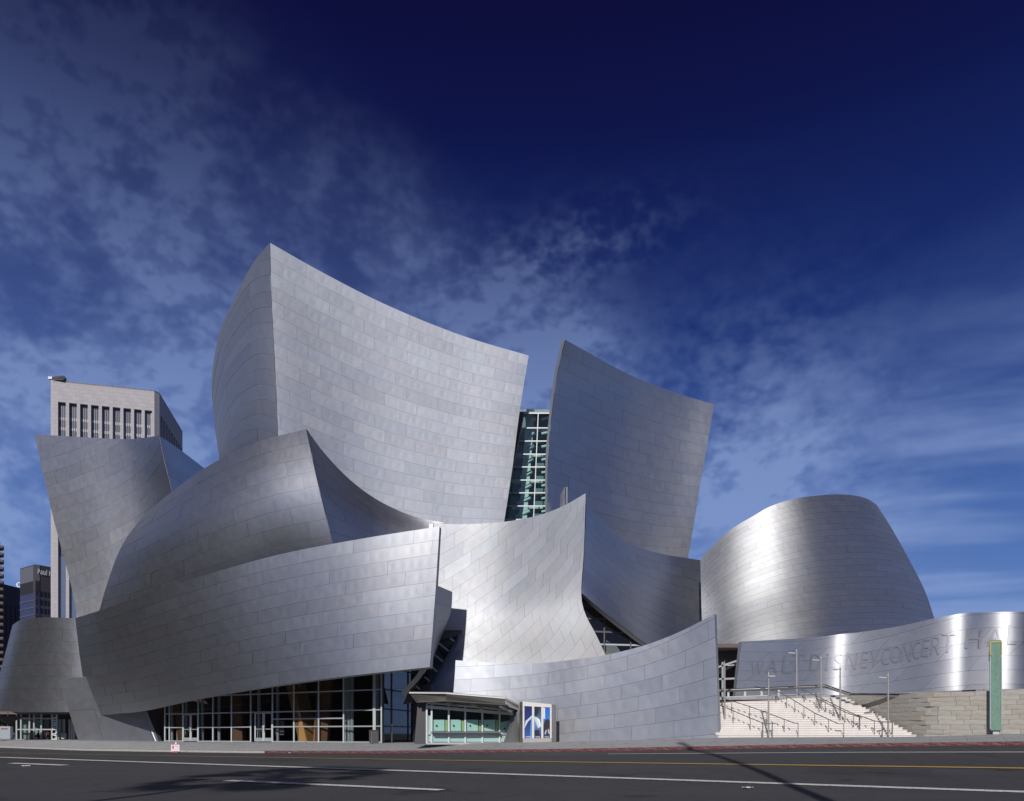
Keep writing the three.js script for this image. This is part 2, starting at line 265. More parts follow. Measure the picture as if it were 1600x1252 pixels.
function cladding(me, o) {
  const { S, N } = me, rows = o.rows, skew = o.skew || (() => 0), lean = o.lean || 0, stag = o.stagger ?? 0.36;
  const lenT = S(.5, 0).distanceTo(S(.5, 1)), lenS = S(0, .5).distanceTo(S(1, .5)), cols = o.cols, gap = o.gap ?? 0.012;
  let lo = 0, hi = 0; for (let i = 0; i <= 20; i++) { lo = Math.min(lo, skew(i / 20)); hi = Math.max(hi, skew(i / 20)); }
  const k0 = Math.floor(-hi * rows) - 1, k1 = Math.ceil((1 - lo) * rows) + 1, NU = o.nu ?? 4, NV = 2;
  for (let k = k0; k < k1; k++) {
    const off = (((k * stag) % 1) + 1) % 1;
    for (let c = -1; c <= cols + 1; c++) {
      const gs = gap / lenS / 2, gt = gap / lenT / 2;
      const s0 = (c + off) / cols + gs, s1 = (c + 1 + off) / cols - gs, c0 = k / rows + gt, c1 = (k + 1) / rows - gt;
      const cell = (u, v) => { const cc = lerp(c0, c1, v), s = lerp(s0, s1, u) + lean * (cc - (c0 + c1) / 2); return [s, cc + skew(clamp(s, -0.2, 1.2))]; };
      const polys = []; for (let j = 0; j < NV; j++) for (let i = 0; i < NU; i++) { const pg = clip([cell(i / NU, j / NV), cell((i + 1) / NU, j / NV), cell((i + 1) / NU, (j + 1) / NV), cell(i / NU, (j + 1) / NV)]); if (pg) polys.push(pg); }
      if (!polys.length) continue;
      const mid = cell(.5, .5), ms = clamp(mid[0]), mt = clamp(mid[1]), pm = S(ms, mt), nm = N(ms, mt);
      const ts = S(Math.min(1, ms + .02), mt).sub(S(Math.max(0, ms - .02), mt)).normalize(), tt = nm.clone().cross(ts);
      const tilt = o.tilt ?? 1, ra = (rnd() - .5) * 0.016 * tilt, rb = (rnd() - .5) * 0.022 * tilt, ru = rnd() * 9, rv = 2 * Math.floor(rnd() * 4), tone = 0.955 + 0.09 * rnd() * rnd() + 0.03 * rnd(), warm = (rnd() - .5) * 0.03;
      const pos = [], nor = [], uv = [], col = [], edges = new Map();
      const vert = (q) => { const n = N(q[0], q[1]), p = S(q[0], q[1]), r = p.clone().sub(pm), a = clamp(r.dot(ts), -3, 3), b = clamp(r.dot(tt), -1.5, 1.5); p.addScaledVector(n, 0.038 + ra * a * .5 + rb * b * .5); n.addScaledVector(ts, -ra).addScaledVector(tt, -rb).normalize(); return [p, n, a + ru, b + rv]; };
      const put = (q, n) => { pos.push(q[0].x, q[0].y, q[0].z); n = n || q[1]; nor.push(n.x, n.y, n.z); uv.push(q[2], q[3]); col.push(tone * (1 + warm), tone, tone * (1 - warm)); };
      for (const pg of polys) {
        const vs = pg.map(vert); for (let i = 1; i + 1 < vs.length; i++) { const A = vs[0], Bq = vs[i], C = vs[i + 1]; const fn = Bq[0].clone().sub(A[0]).cross(C[0].clone().sub(A[0])); if (fn.dot(A[1]) >= 0) { put(A); put(Bq); put(C); } else { put(A); put(C); put(Bq); } }
        pg.forEach((a, i) => { const b = pg[(i + 1) % pg.length], ka = a.map((x) => x.toFixed(5)).join(), kb = b.map((x) => x.toFixed(5)).join(); if (ka === kb) return; const key = ka < kb ? ka + '|' + kb : kb + '|' + ka; edges.set(key, edges.has(key) ? null : [vs[i], vs[(i + 1) % vs.length]]); });
      }
      for (const e of edges.values()) if (e) { const d0 = [e[0][0].clone().addScaledVector(e[0][1], -.037), e[0][1], e[0][2], e[0][3]], d1 = [e[1][0].clone().addScaledVector(e[1][1], -.037), e[1][1], e[1][2], e[1][3]]; const fn = d0[0].clone().sub(e[0][0]).cross(e[1][0].clone().sub(e[0][0])).normalize(); if (fn.dot(e[0][0].clone().sub(pm)) < 0) fn.negate(); put(e[0], fn); put(d0, fn); put(e[1], fn); put(e[1], fn); put(d0, fn); put(d1, fn); }
      const g = new THREE.BufferGeometry(); for (const [n, a, w] of [['position', pos, 3], ['normal', nor, 3], ['uv', uv, 2], ['color', col, 3]]) g.setAttribute(n, new THREE.Float32BufferAttribute(a, w));
      const [x, y] = project(pm); let area = 0; for (const pg of polys) { const q = pg.map((p) => project(S(p[0], p[1]))); let s = 0; q.forEach((p, i) => { const r = q[(i + 1) % q.length]; s += p[0] * r[1] - p[1] * r[0]; }); area += Math.abs(s) / 2; }
      panels.push({ me, g, x, y, area });
    }
  }
}
// ---- upper sails
const G1 = sail({ label: 'tallest sail, its broad front face', thick: .12, rows: 18, cols: 7.6, stagger: 0.34, mat: steel,
  top: [[422, 380, 74], [500, 424, 75.7], [600, 475, 77.7], [720, 524, 79.7], [826, 556, 81.1]],
  left: [[422, 380, 74], [424, 460, 74], [430, 577, 74], [434, 672, 74], [437, 780, 74]], right: [[826, 556, 81.1], [812, 642, 80.9], [800, 735, 80.5], [783, 845, 80]],
  bottom: [[437, 780, 74], [560, 822, 76.8], [680, 842, 78.7], [783, 845, 80]] });
sail({ label: 'tallest sail, its rounded left side', rows: 16, cols: 1.3, stagger: .5, nu: 14, mat: satin, skew: (s) => 0.30 * (1 - s) * (1 - s) - 0.34 * (1 - s), bulge: 2.2,
  top: [[331, 600, 90], [334, 565, 87.5], [345, 515, 84], [375, 450, 79.5], [395, 412, 77], [422, 380, 74.05]],
  left: [[331, 600, 90], [333, 640, 90], [343, 718, 90], [352, 780, 90]], right: [[422, 380, 74.05], [424, 460, 74.05], [430, 577, 74.05], [434, 672, 74.05], [437, 780, 74.05]],
  bottom: [[352, 780, 90], [390, 785, 80], [437, 780, 74.05]] });
sail({ label: 'tall sail to the right of the glass strip', rows: 17, cols: 6.6, stagger: 0.4,
  top: [[883, 531, 70.8], [930, 557, 74.4], [980, 584, 77.6], [1030, 605, 79.6], [1080, 622, 81], [1116, 632, 81.6]],
  left: [[883, 531, 70.8], [875, 562, 71.3], [867, 607, 71.8], [861, 657, 72], [856, 720, 72], [856, 870, 72]], right: [[1116, 632, 81.6], [1105, 695, 81], [1095, 752, 80.4], [1082, 832, 79.2], [1070, 900, 77]],
  bottom: [[856, 870, 72], [930, 892, 74.5], [1000, 902, 76], [1070, 900, 77]] });
sail({ label: 'sharp fin beside the glass strip', rows: 3, cols: 1, plain: 1, thick: .2, top: [[883.5, 761, 70], [915, 790, 71.5]], bottom: [[883.5, 815, 70], [915, 825, 71.5]] });
sail({ rows: 3, cols: 1, plain: 1, thick: .2, top: [[876, 773, 71.6], [883.3, 761, 70]], bottom: [[875, 815, 71.6], [883.3, 815, 70]] });
// ---- left tower sail
sail({ label: 'leaning sail at the left end', thick: .06, rows: 15, cols: 4.6, stagger: 0.42, skew: (s) => 0.14 - 0.20 * s - 0.16 * s * s,
  top: [[54, 679, 92], [120, 683, 90], [175, 686, 88.5], [205, 686.5, 87.5], [228, 684, 86.2], [248, 681, 84]],
  left: [[54, 679, 92], [83, 808, 90], [110, 910, 88.4], [126, 985, 87]], right: [[248, 681, 84], [256, 720, 84], [268, 772, 84], [285, 990, 84]],
  bottom: [[126, 985, 87], [180, 990, 86], [240, 990, 85.2], [285, 990, 84]] });
sail({ label: 'shaded return of the leaning left sail', thick: .05, rows: 9, cols: 2, top: [[248.4, 681, 84], [285, 706, 92], [345, 752, 102]], left: [[248.4, 681, 84], [256.4, 720, 84.6], [268.4, 772, 85.6], [276, 860, 87]], bottom: [[276, 860, 87], [300, 865, 96], [350, 870, 107]] });
// ---- second wave, left of centre
sail({ label: 'wave-shaped wall under the tallest sail', rows: 9, cols: 6.2, stagger: 0.3, nu: 7, mat: steel, bulge: 1.6,
  top: [[225, 806, 81], [265, 772, 76.4], [320, 732, 72.2], [400, 692, 68.4], [478, 671, 66.2]],
  left: [[225, 806, 81], [200, 838, 81], [185, 865, 80.5], [172, 900, 80], [155, 957, 79.4], [150, 985, 79.4]], right: [[478, 671, 66.2], [498, 762, 64.8], [520, 850, 65.2], [530, 890, 65.9]],
  bottom: [[150, 985, 79.4], [240, 965, 74.4], [340, 935, 70.8], [440, 905, 68.2], [530, 890, 65.9]] });
sail({ label: 'concave shaded return beside the wave', thick: .12, rows: 8, cols: 4, stagger: 0.45, gap: .010,
  top: [[478.4, 671, 66.2], [505, 707, 67.6], [545, 749, 69.4], [580, 776, 70.6], [615, 795, 71.4], [652, 809, 71.9], [692, 817, 72.2]],
  left: [[478.4, 671, 66.2], [498.4, 762, 64.8], [520.4, 850, 65.2], [530, 890, 65.9]], bottom: [[530, 890, 65.9], [600, 880, 69.5], [692, 870, 71.6]] });
// ---- centre peak
sail({ label: 'recessed wall joining the concave return to the central peak', rows: 0, top: [[692, 818, 72.1], [677, 818.5, 62.7]], bottom: [[692, 960, 71], [675, 1060, 60.6]] });
sail({ label: 'bright central peak with diagonal courses', rows: 13, cols: 6, stagger: 0.31, mat: satin, skew: (s) => 0.42 - 0.50 * s - 0.10 * s * s,
  top: [[678, 818, 62.5], [715, 819.5, 62.7], [785, 816, 63.0], [840, 806, 63.6], [880, 791, 64.1], [915, 771, 64.5]],
  left: [[678, 818, 62.5], [678, 900, 62.4], [677, 960, 62.1], [678, 998, 61.5], [676, 1040, 60.7], [655, 1098, 59.9]],
  right: [[915, 771, 64.5], [912, 863, 64.4], [908, 927, 64.1], [910, 946, 63.9], [917, 966, 63.6], [929, 988, 63.2], [946, 1024, 62.3], [962, 1062, 61.2]],
  bottom: [[655, 1098, 59.9], [760, 1086, 60.2], [870, 1075, 60.7], [962, 1062, 61.2]] });
sail({ label: 'concave wall right of the central peak', rows: 11, cols: 5.4, stagger: 0.5, gap: .010, mat: steel, bulge: -1.0,
  top: [[915.4, 789, 64.8], [940, 812, 66.4], [965, 836, 67.8], [984, 850, 68.7], [1030, 865, 70.7], [1077, 873, 72.5], [1096, 876, 73.2]],
  left: [[915.4, 789, 64.8], [912.4, 863, 64.6], [908.4, 927, 64.4]], right: [[1096, 876, 73.2], [1099, 966, 72.2], [1101, 1062, 71]],
  bottom: [[908.4, 927, 64.4], [937, 952, 64.9], [978, 984, 65.6], [1010, 1007.5, 66.4], [1101, 1062, 71]] });
// ---- the cone at the right
sail({ label: 'conical wall at the right', rows: 25, cols: 6.2, stagger: 0.27, gap: .010, mat: coneSteel, nu: 7, tilt: .6,
  top: [[1094.6, 875, 70.1], [1112.5, 855, 69.7], [1145, 826, 69.1], [1177.5, 806.6, 68.75], [1203, 792, 68.6], [1242.5, 779.6, 68.75], [1275, 775, 69.6], [1307.5, 773, 71.2], [1333.5, 774.5, 73.2], [1356, 780.6, 75.8], [1369, 789, 78]],
  left: [[1094.6, 875, 70.1], [1097, 966, 67.8], [1101, 1062, 65.2]], right: [[1369, 789, 78], [1389, 819.6, 77.6], [1421, 876.5, 76.9], [1444, 922, 76.3], [1459, 965, 74.9], [1474, 1015, 73.4]],
  bottom: [[1101, 1062, 65.2], [1150, 1036, 63.7], [1215, 1018, 62.9], [1275, 1010, 63.3], [1340, 1006, 65.4], [1410, 1006, 68.6], [1474, 1015, 73.4]] });
// ---- the long low wall at the right
const M = sail({ label: 'low undulating wall with the lettering', rows: 6, cols: 5.2, stagger: 0.42, lean: -0.22, mat: polished, nu: 9, tilt: .4, skew: (s) => 0.10 * Math.sin(s * 5.2 + .6) - .05,
  top: [[1158, 1003, 53], [1220, 999.5, 53.6], [1285, 995, 54.3], [1312, 991.5, 54.3], [1340, 988.6, 53.7], [1405, 979, 51.9], [1463, 966, 50.3], [1485, 962, 49.8], [1505, 958.5, 49.5], [1530, 957.2, 49.6], [1555, 956.8, 49.6], [1580, 956.4, 49.3], [1610, 956, 48.5], [1690, 957, 45.2]],
  left: [[1158, 1003, 53], [1148, 1092, 52.8]], right: [[1690, 957, 45.2], [1685, 1091, 45]],
  bottom: [[1148, 1092, 52.8], [1215, 1091, 53.4], [1278, 1090, 54.1], [1308, 1089, 54.05], [1336, 1089, 53.4], [1402, 1089, 51.6], [1460, 1089, 50], [1482, 1089, 49.5], [1502, 1089, 49.2], [1527, 1089, 49.3], [1552, 1089, 49.3], [1577, 1089, 49], [1607, 1090, 48.2], [1685, 1091, 45]] });
// ---- low front walls
sail({ label: 'long overhanging wall above the glazed entrance', nu: 6, rows: 10, cols: 9.4, stagger: 0.3, mat: steel,
  top: [[118, 966, 76], [160, 953, 70.5], [240, 925, 64.8], [340, 893, 60.8], [440, 866, 58.4], [560, 843, 56.2], [687, 823, 54.8]],
  left: [[118, 966, 76], [122, 1002, 76.3], [130, 1060, 77.1], [140, 1119, 78]], right: [[687, 823, 54.8], [681, 920, 53.8], [672, 1043, 52.6]],
  bottom: [[140, 1119, 78], [180, 1116, 73.5], [225, 1111.5, 69.4], [300, 1095, 64], [400, 1077, 59.2], [536, 1058, 55.2], [672, 1043, 52.6]] });
sail({ label: 'shaded end of the overhanging wall', rows: 7, cols: 1, plain: 1, top: [[683, 915, 54.6], [706, 925, 58.4]], bottom: [[632, 1088, 56.4], [648, 1074, 58.2]],
  left: [[683, 915, 54.6], [668, 1040, 54.8], [632, 1088, 56.4]], right: [[706, 925, 58.4], [704, 954, 58.6], [687, 999, 58.7], [676, 1029, 58.6], [648, 1074, 58.2]] });
sail({ label: 'low concave wall in front of the stairs', rows: 6.5, cols: 6.6, stagger: 0.43, mat: steel, skew: (s) => 0.20 * (1 - s) - 0.12 + 0.16 * (s * s - s),
  top: [[712, 1032, 54.6], [771, 1036, 54.3], [843, 1036.5, 53.4], [905, 1030, 52.3], [946, 1024, 51.6], [1010, 1008, 50.4], [1066, 986, 49.3], [1117, 959.5, 48.2]],
  left: [[712, 1032, 54.6], [708, 1090, 54.5], [700, 1164, 54.4]], right: [[1117, 959.5, 48.2], [1120, 1040, 47.9], [1125, 1156, 47.4]],
  bottom: [[700, 1164, 54.4], [780, 1164, 53.9], [860, 1163, 52.7], [1000, 1160, 50], [1125, 1156, 47.4]] });
sail({ label: 'rounded drum at the far left', rows: 8, nu: 9, cols: 3, stagger: .4, mat: steel,
  top: [[20, 977, 91], [34, 969, 86.6], [72, 965, 83], [110, 966, 81.6], [145, 968, 81.2]], left: [[20, 977, 91], [0, 1052, 90.8], [-18, 1113, 90.8]], right: [[145, 968, 81.2], [150, 1113, 80.6]],
  bottom: [[-18, 1113, 90.8], [8, 1113, 86], [60, 1113, 82.6], [105, 1113, 81.2], [150, 1113, 80.6]] });
sail({ label: 'plain leaning pier below the overhanging wall', rows: 2, cols: 1.6, plain: 1, stagger: .5, gap: .025, top: [[93, 1063, 77.4], [130, 1058, 76.6], [222, 1092, 74.4]], left: [[93, 1063, 77.4], [123, 1160, 76.6]], right: [[222, 1092, 74.4], [250, 1162, 73.4]], bottom: [[123, 1160, 76.6], [190, 1161.5, 75], [250, 1162, 73.4]] });
sail({ label: 'dark side of the leaning pier', rows: 0, top: [[222, 1092, 74.4], [268, 1092, 80]], bottom: [[250.3, 1162, 73.5], [270, 1160, 80]] });

{ // the panels: the 300 that show largest each by itself, the rest as one mass
  const inside = (x, y, o) => { let r = false; for (let i = 0, j = o.length - 1; i < o.length; j = i++) if ((o[i][1] > y) !== (o[j][1] > y) && x < (o[j][0] - o[i][0]) * (y - o[i][1]) / (o[j][1] - o[i][1]) + o[i][0]) r = !r; return r; };
  for (const p of panels) p.hidden = p.x < 0 || p.x > W || sails.some((s) => s !== p.me && s.depth < p.me.depth - 0.5 && inside(p.x, p.y, s.outline));
  panels.sort((a, b) => (a.hidden - b.hidden) || b.area - a.area);
  panels.slice(0, 300).forEach((p) => obj('steel_panel', p.g, p.me.mat, p.me.wall));
  const rest = panels.slice(300);
  for (const m of [steel, satin, coneSteel, polished]) { const r = rest.filter((p) => p.me.mat === m); if (r.length) { const o = new THREE.Mesh(mergeGeometries(r.map((p) => p.g)), m); o.name = 'steel_panel_cladding'; o.userData.kind = 'stuff'; hall.add(o); } }
  console.log('panels', panels.length, 'hidden', panels.filter((p) => p.hidden).length, 'smallest single', panels[299].area.toFixed(0));
}
const font = await new FontLoader().loadAsync('fonts/droid/droid_sans_regular.typeface.json');
const boldFont = await new FontLoader().loadAsync('fonts/droid/droid_sans_bold.typeface.json');
function textShapes(txt, f = font) { const g = new THREE.ShapeGeometry(f.generateShapes(txt, 1), 5); g.computeBoundingBox(); return g; }
{ // lettering raised on the low wall: each letter follows the surface
  const grid = []; for (let i = 0; i <= 160; i++) for (let j = 0; j <= 40; j++) { const s = i / 160, t = j / 40, q = project(M.S(s, t)); grid.push([s, t, q[0], q[1]]); }
  const inv = (x, y) => { let b = null, bd = 1e9; for (const g of grid) { const d = (g[2] - x) ** 2 + (g[3] - y) ** 2; if (d < bd) { bd = d; b = g; } } let [s, t] = b; for (let k = 0; k < 4; k++) { const p = project(M.S(s, t)), a = project(M.S(s + .002, t)), c = project(M.S(s, t + .004)); const ax = (a[0] - p[0]) / .002, ay = (a[1] - p[1]) / .002, cx = (c[0] - p[0]) / .004, cy = (c[1] - p[1]) / .004, D = ax * cy - ay * cx, ex = x - p[0], ey = y - p[1]; s = clamp(s + (ex * cy - ey * cx) / D, 0, .995); t = clamp(t + (ax * ey - ay * ex) / D, 0, .99); } return [s, t]; };
  const Z = (x, y) => [1080 + x / 3.077, 740 + y / 3.077];
  const L = [['W', 285, 345, 905, 962], ['A', 360, 415, 890, 960], ['L', 440, 478, 880, 960], ['T', 480, 540, 868, 955], ['D', 572, 622, 868, 950], ['I', 645, 658, 868, 948], ['S', 685, 725, 866, 946], ['N', 745, 800, 862, 942], ['E', 818, 852, 856, 936], ['Y', 860, 905, 852, 930], ['C', 918, 958, 838, 920], ['O', 962, 1010, 828, 912], ['N', 1014, 1062, 818, 905], ['C', 1068, 1104, 806, 893], ['E', 1112, 1146, 796, 882], ['R', 1156, 1200, 784, 870], ['T', 1205, 1268, 770, 860], ['H', 1318, 1396, 752, 842], ['A', 1424, 1496, 740, 832], ['L', 1524, 1572, 728, 822], ['L', 1604, 1655, 724, 818]];
  for (const [ch, x0, x1, y0, y1] of L) {
    const g = new THREE.ShapeGeometry(font.generateShapes(ch, 1), 5); g.computeBoundingBox(); const b = g.boundingBox, a = g.attributes.position, nn = g.attributes.normal;
    for (let i = 0; i < a.count; i++) { const u = (a.getX(i) - b.min.x) / (b.max.x - b.min.x), v = (a.getY(i) - b.min.y) / (b.max.y - b.min.y), lean = 9 * (v - .5); const [x, y] = Z(lerp(x0, x1, u) + lean, lerp(y1, y0, v)), [s, t] = inv(x, y), n = M.N(s, t), p = M.S(s, t).addScaledVector(n, 0.085); a.setXYZ(i, p.x, p.y, p.z); nn.setXYZ(i, n.x, n.y, n.z); }
    obj('letter', g, letterMat, M.wall);
  }
}

// ---------------------------------------------------------------- glazing of the hall
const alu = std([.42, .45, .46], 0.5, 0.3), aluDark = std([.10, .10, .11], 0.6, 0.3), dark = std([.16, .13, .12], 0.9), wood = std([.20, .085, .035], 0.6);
const glass = new THREE.MeshPhysicalMaterial({ color: rgb(.62, .66, .66), transmission: 1, thickness: 0, roughness: 0.02, ior: 1.5 });
const greenGlass = new THREE.MeshPhysicalMaterial({ color: rgb(.66, .82, .80), transmission: 1, thickness: 0, roughness: 0.03, ior: 1.5 });
const part = (name, mat, parent, ...geo) => obj(name, geo, mat, parent);
function group(name, parent, label) { const g = new THREE.Group(); g.name = name; parent.add(g); if (label) g.userData.label = label; return g; }

{ // the glass strip between the two tall sails
  const gl = group('glazed_tower', hall, 'green glass strip with white mullions');
  const rows = [646, 669, 689.5, 710, 730, 750.5, 770.5, 791, 812, 832], d = 84;
  const cx = [[822, 786], [841, 833.6], [861.5, 856], [880, 880]].map(([a, b]) => (r) => lerp(a, b, (r - 646) / (812 - 646)));
  const left = (r) => lerp(811, 776, (r - 646) / (812 - 646)); cx[0] = (r) => left(r) + lerp(8, 11, (r - 646) / 166);
  for (let i = 0; i < rows.length; i++) obj('mullion', beam(P(cx[0](rows[i]) - 2, rows[i], d), P(cx[3](rows[i]), rows[i], d), 0.075, 0.12), std([.62, .66, .66], .5, .1), gl);
  for (let c = 0; c < 4; c++) obj('mullion', beam(P(cx[c](646), 646, d + .02), P(cx[c](832), 832, d + .02), 0.09, 0.16), std([.62, .66, .66], .5, .1), gl);
  for (let i = 0; i + 1 < rows.length; i++) for (let c = 0; c < 3; c++) obj('pane', poly([P(cx[c](rows[i]), rows[i], d + .1), P(cx[c](rows[i + 1]), rows[i + 1], d + .1), P(cx[c + 1](rows[i + 1]), rows[i + 1], d + .1), P(cx[c + 1](rows[i]), rows[i], d + .1)]), greenGlass, gl);
  obj('side_fascia', poly([P(806, 642, d - .4), P(768, 832, d - .4), P(780, 832, d - .3), P(819, 645, d - .3)], .2), dark, gl);
  const ins = std([.74, .80, .79], .8), insDark = std([.05, .06, .06], .8);
  for (let i = 0; i < rows.length; i++) { const r = rows[i] + 3; obj('floor_slab', beam(P(800, r, d + 3), P(875, r, d + 3), .5, .25), i % 2 ? ins : insDark, gl); obj('brace', beam(P(836 - i * 1.2, r + 4, d + 2), P(824 - i * 2.6, r + 14, d + 2.6), .35, .3), ins, gl); obj('stair_flight', beam(P(846, r + 6, d + 1.6), P(866, r + 2, d + 1.6), .3, .2), ins, gl); }
  obj('inner_post', beam(P(829, 640, d + 2.4), P(815, 840, d + 2.4), .9, .3), ins, gl);
  obj('inner_wall', poly([P(795, 640, d + 5), P(760, 840, d + 5), P(890, 840, d + 5), P(890, 640, d + 5)], .3), std([.22, .30, .30], .9), gl);
  obj('roof', poly([P(814, 645.5, d), P(861, 646.5, d), P(866, 648, d + 5), P(820, 648, d + 5)], .15), std([.6, .64, .66], .5), gl);
}
{ // the entrance glazing under the overhanging wall
  const gl = group('entrance_glazing', hall, 'glazed entrance front with pale metal frames and two double doors');
  const dep = (px) => 58 * (596 + 1239) / (px + 1239), X = (px, y) => { const d = dep(px); return V((px - 800) / F * d, y, -d); };
  const base = (px) => { const p = X(px, 0); return groundY(along(p), across(p)); };
  const mull = [258, 265, 286, 310, 333, 362, 392, 426, 459.5, 498, 537, 585, 596], topY = 9.2;
  const lev = (i) => [base(mull[i]) + .06, 2.08, ...(i >= 7 && i < 10 ? [2.72] : []), 3.32, 4.85, 6.5, 8.2];
  for (const px of mull) obj('mullion', beam(X(px, base(px)), X(px, topY), px === 585 ? .22 : .11, .2), alu, gl);
  for (let i = 0; i + 1 < mull.length; i++) {
    const door = i === 2 || i === 6, a = door && i === 6 ? 398 : mull[i], b = mull[i + 1], lv = lev(i);
    for (const y of lv) if (!(door && y < 3)) obj('transom', beam(X(mull[i], y), X(b, y), .12, .1), alu, gl);
    for (let k = 0; k + 1 < lv.length; k++) if (!(door && k < (lv.length > 6 ? 3 : 2))) obj('pane', poly([X(mull[i], lv[k]), X(b, lv[k]), X(b, lv[k + 1]), X(mull[i], lv[k + 1])]), glass, gl);
    if (door) { const c = (a + b) / 2, y0 = base(a) + .08, y1 = 3.26;
      for (const [l, r] of [[a, c], [c, b]]) { const l2 = lerp(l, r, .06), r2 = lerp(l, r, .94); const f = [beam(X(l2, y0), X(l2, y1), .12, .12), beam(X(r2, y0), X(r2, y1), .12, .12), beam(X(l2, y1), X(r2, y1), .12, .14), beam(X(l2, y0 + .14), X(r2, y0 + .14), .1, .3), beam(X(l2, 1.9), X(r2, 1.9), .06, .06)];
        obj('door', f, alu, gl); obj('door_pane', poly([X(l2, y0 + .3), X(r2, y0 + .3), X(r2, y1), X(l2, y1)]), glass, gl); const h = X(lerp(l, r, l === a ? .86 : .14), 0); obj('door_handle', [rod(V(h.x, 1.65, h.z + .16), V(h.x, 2.15, h.z + .16), .03)], std([.6, .6, .6], .3, 1), gl); } }
  }
  // corner and return to the right
  const R = (f, y) => { const p = X(596, y), q = P(648, HZ, 65); return V(lerp(p.x, q.x, f), y, lerp(p.z, q.z, f)); };
  for (const f of [.05, .28, .78, 1]) obj('mullion', beam(R(f, .7), R(f, 8.6), .12, .12), aluDark, gl);
  for (const y of [.8, 2.08, 3.4, 4.9, 6.6]) obj('transom', beam(R(.03, y), R(1, y), .1, .1), aluDark, gl);
  for (const [f0, f1] of [[.05, .28], [.28, .78], [.78, 1]]) for (const [y0, y1] of [[.8, 2.08], [2.08, 3.4], [3.4, 4.9], [4.9, 6.6], [6.6, 8.6]]) obj('pane', poly([R(f0, y0), R(f1, y0), R(f1, y1), R(f0, y1)]), glass, gl);
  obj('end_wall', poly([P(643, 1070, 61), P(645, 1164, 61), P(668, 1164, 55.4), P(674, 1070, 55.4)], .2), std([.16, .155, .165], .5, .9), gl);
  // inside: round posts, slanted timber columns, floor, back wall, ceiling
  for (const px of [270, 279, 292, 317, 343, 370, 405, 434, 467, 505, 541, 545, 550, 590]) { const p = X(px, .7); obj('inner_post', rod(V(p.x * 1.015, .6, p.z - .9), V(p.x * 1.015, 9, p.z - .9), .14), std([.5, .53, .53], .6), gl); }
  const B = (px, y, k) => { const p = X(px, y); return V(p.x - 1.2 * k, y, p.z - k); };
  for (const [a, b, w] of [[528, 508, 1.3], [548, 575, 1.1], [322, 318, .9], [412, 422, .8]]) obj('timber_column', beam(B(a, .7, 2.4), B(b, 8.4, 3.2), w, .9), a === 528 ? std([.36, .19, .07], .6) : wood, gl);
  const iw = [P(262, HZ, 84), P(735, HZ, 71)], at = (k, y) => iw[k].clone().setY(y);
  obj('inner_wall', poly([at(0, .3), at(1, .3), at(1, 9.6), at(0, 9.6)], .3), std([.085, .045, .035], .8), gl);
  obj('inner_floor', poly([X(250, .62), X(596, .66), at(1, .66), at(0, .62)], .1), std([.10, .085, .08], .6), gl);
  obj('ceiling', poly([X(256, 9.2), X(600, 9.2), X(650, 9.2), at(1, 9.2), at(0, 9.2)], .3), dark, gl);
  obj('wall_display', poly([B(482, 1.4, 3), B(496, 1.4, 3), B(496, 2.6, 3), B(482, 2.6, 3)], .06), std([.25, .2, .22], .7), gl);
}
{ // the steep glass strip between the overhanging wall and the central peak
  const gl = group('slanted_glazing', hall, 'steep dark glazing beside the central peak');
  const l = [[686, 999], [676, 1029], [662, 1052], [648, 1072], [640, 1086]], r = [[717, 991], [714, 1003], [703, 1020], [686, 1050], [665, 1086]], dd = [60.2, 59.8, 59.4, 59, 58.6];
  for (let i = 0; i < 4; i++) obj('pane', poly([P(...l[i], dd[i]), P(...l[i + 1], dd[i + 1]), P(...r[i + 1], dd[i + 1]), P(...r[i], dd[i])]), new THREE.MeshPhysicalMaterial({ color: rgb(.35, .36, .38), transmission: 1, thickness: 0, roughness: .05, ior: 1.6 }), gl);
  const Zp = (x, y, d) => P(620 + x / 8.943, 960 + y / 8.943, d);
  for (const [a, b, c, e, d] of [[745, 335, 830, 402, 59.9], [578, 398, 742, 528, 59.6], [512, 552, 652, 668, 59.3], [478, 732, 572, 808, 59], [388, 876, 462, 938, 58.8], [244, 984, 356, 1076, 58.5]]) obj('glazing_bar', beam(Zp(a, b, d), Zp(c, e, d), .1, .12), alu, gl);
  obj('edge_trim', [...l.slice(0, 4).map((p, i) => beam(P(...r[i], dd[i] - .05), P(...r[i + 1], dd[i + 1] - .05), .15, .2)), beam(P(...l[0], 60), P(...r[0], 60), .2, .2)], aluDark, gl);
  obj('inner_wall', poly([P(680, 985, 61.6), P(630, 1100, 60.6), P(668, 1092, 60.2), P(722, 985, 61.4)], .2), dark, gl);
}
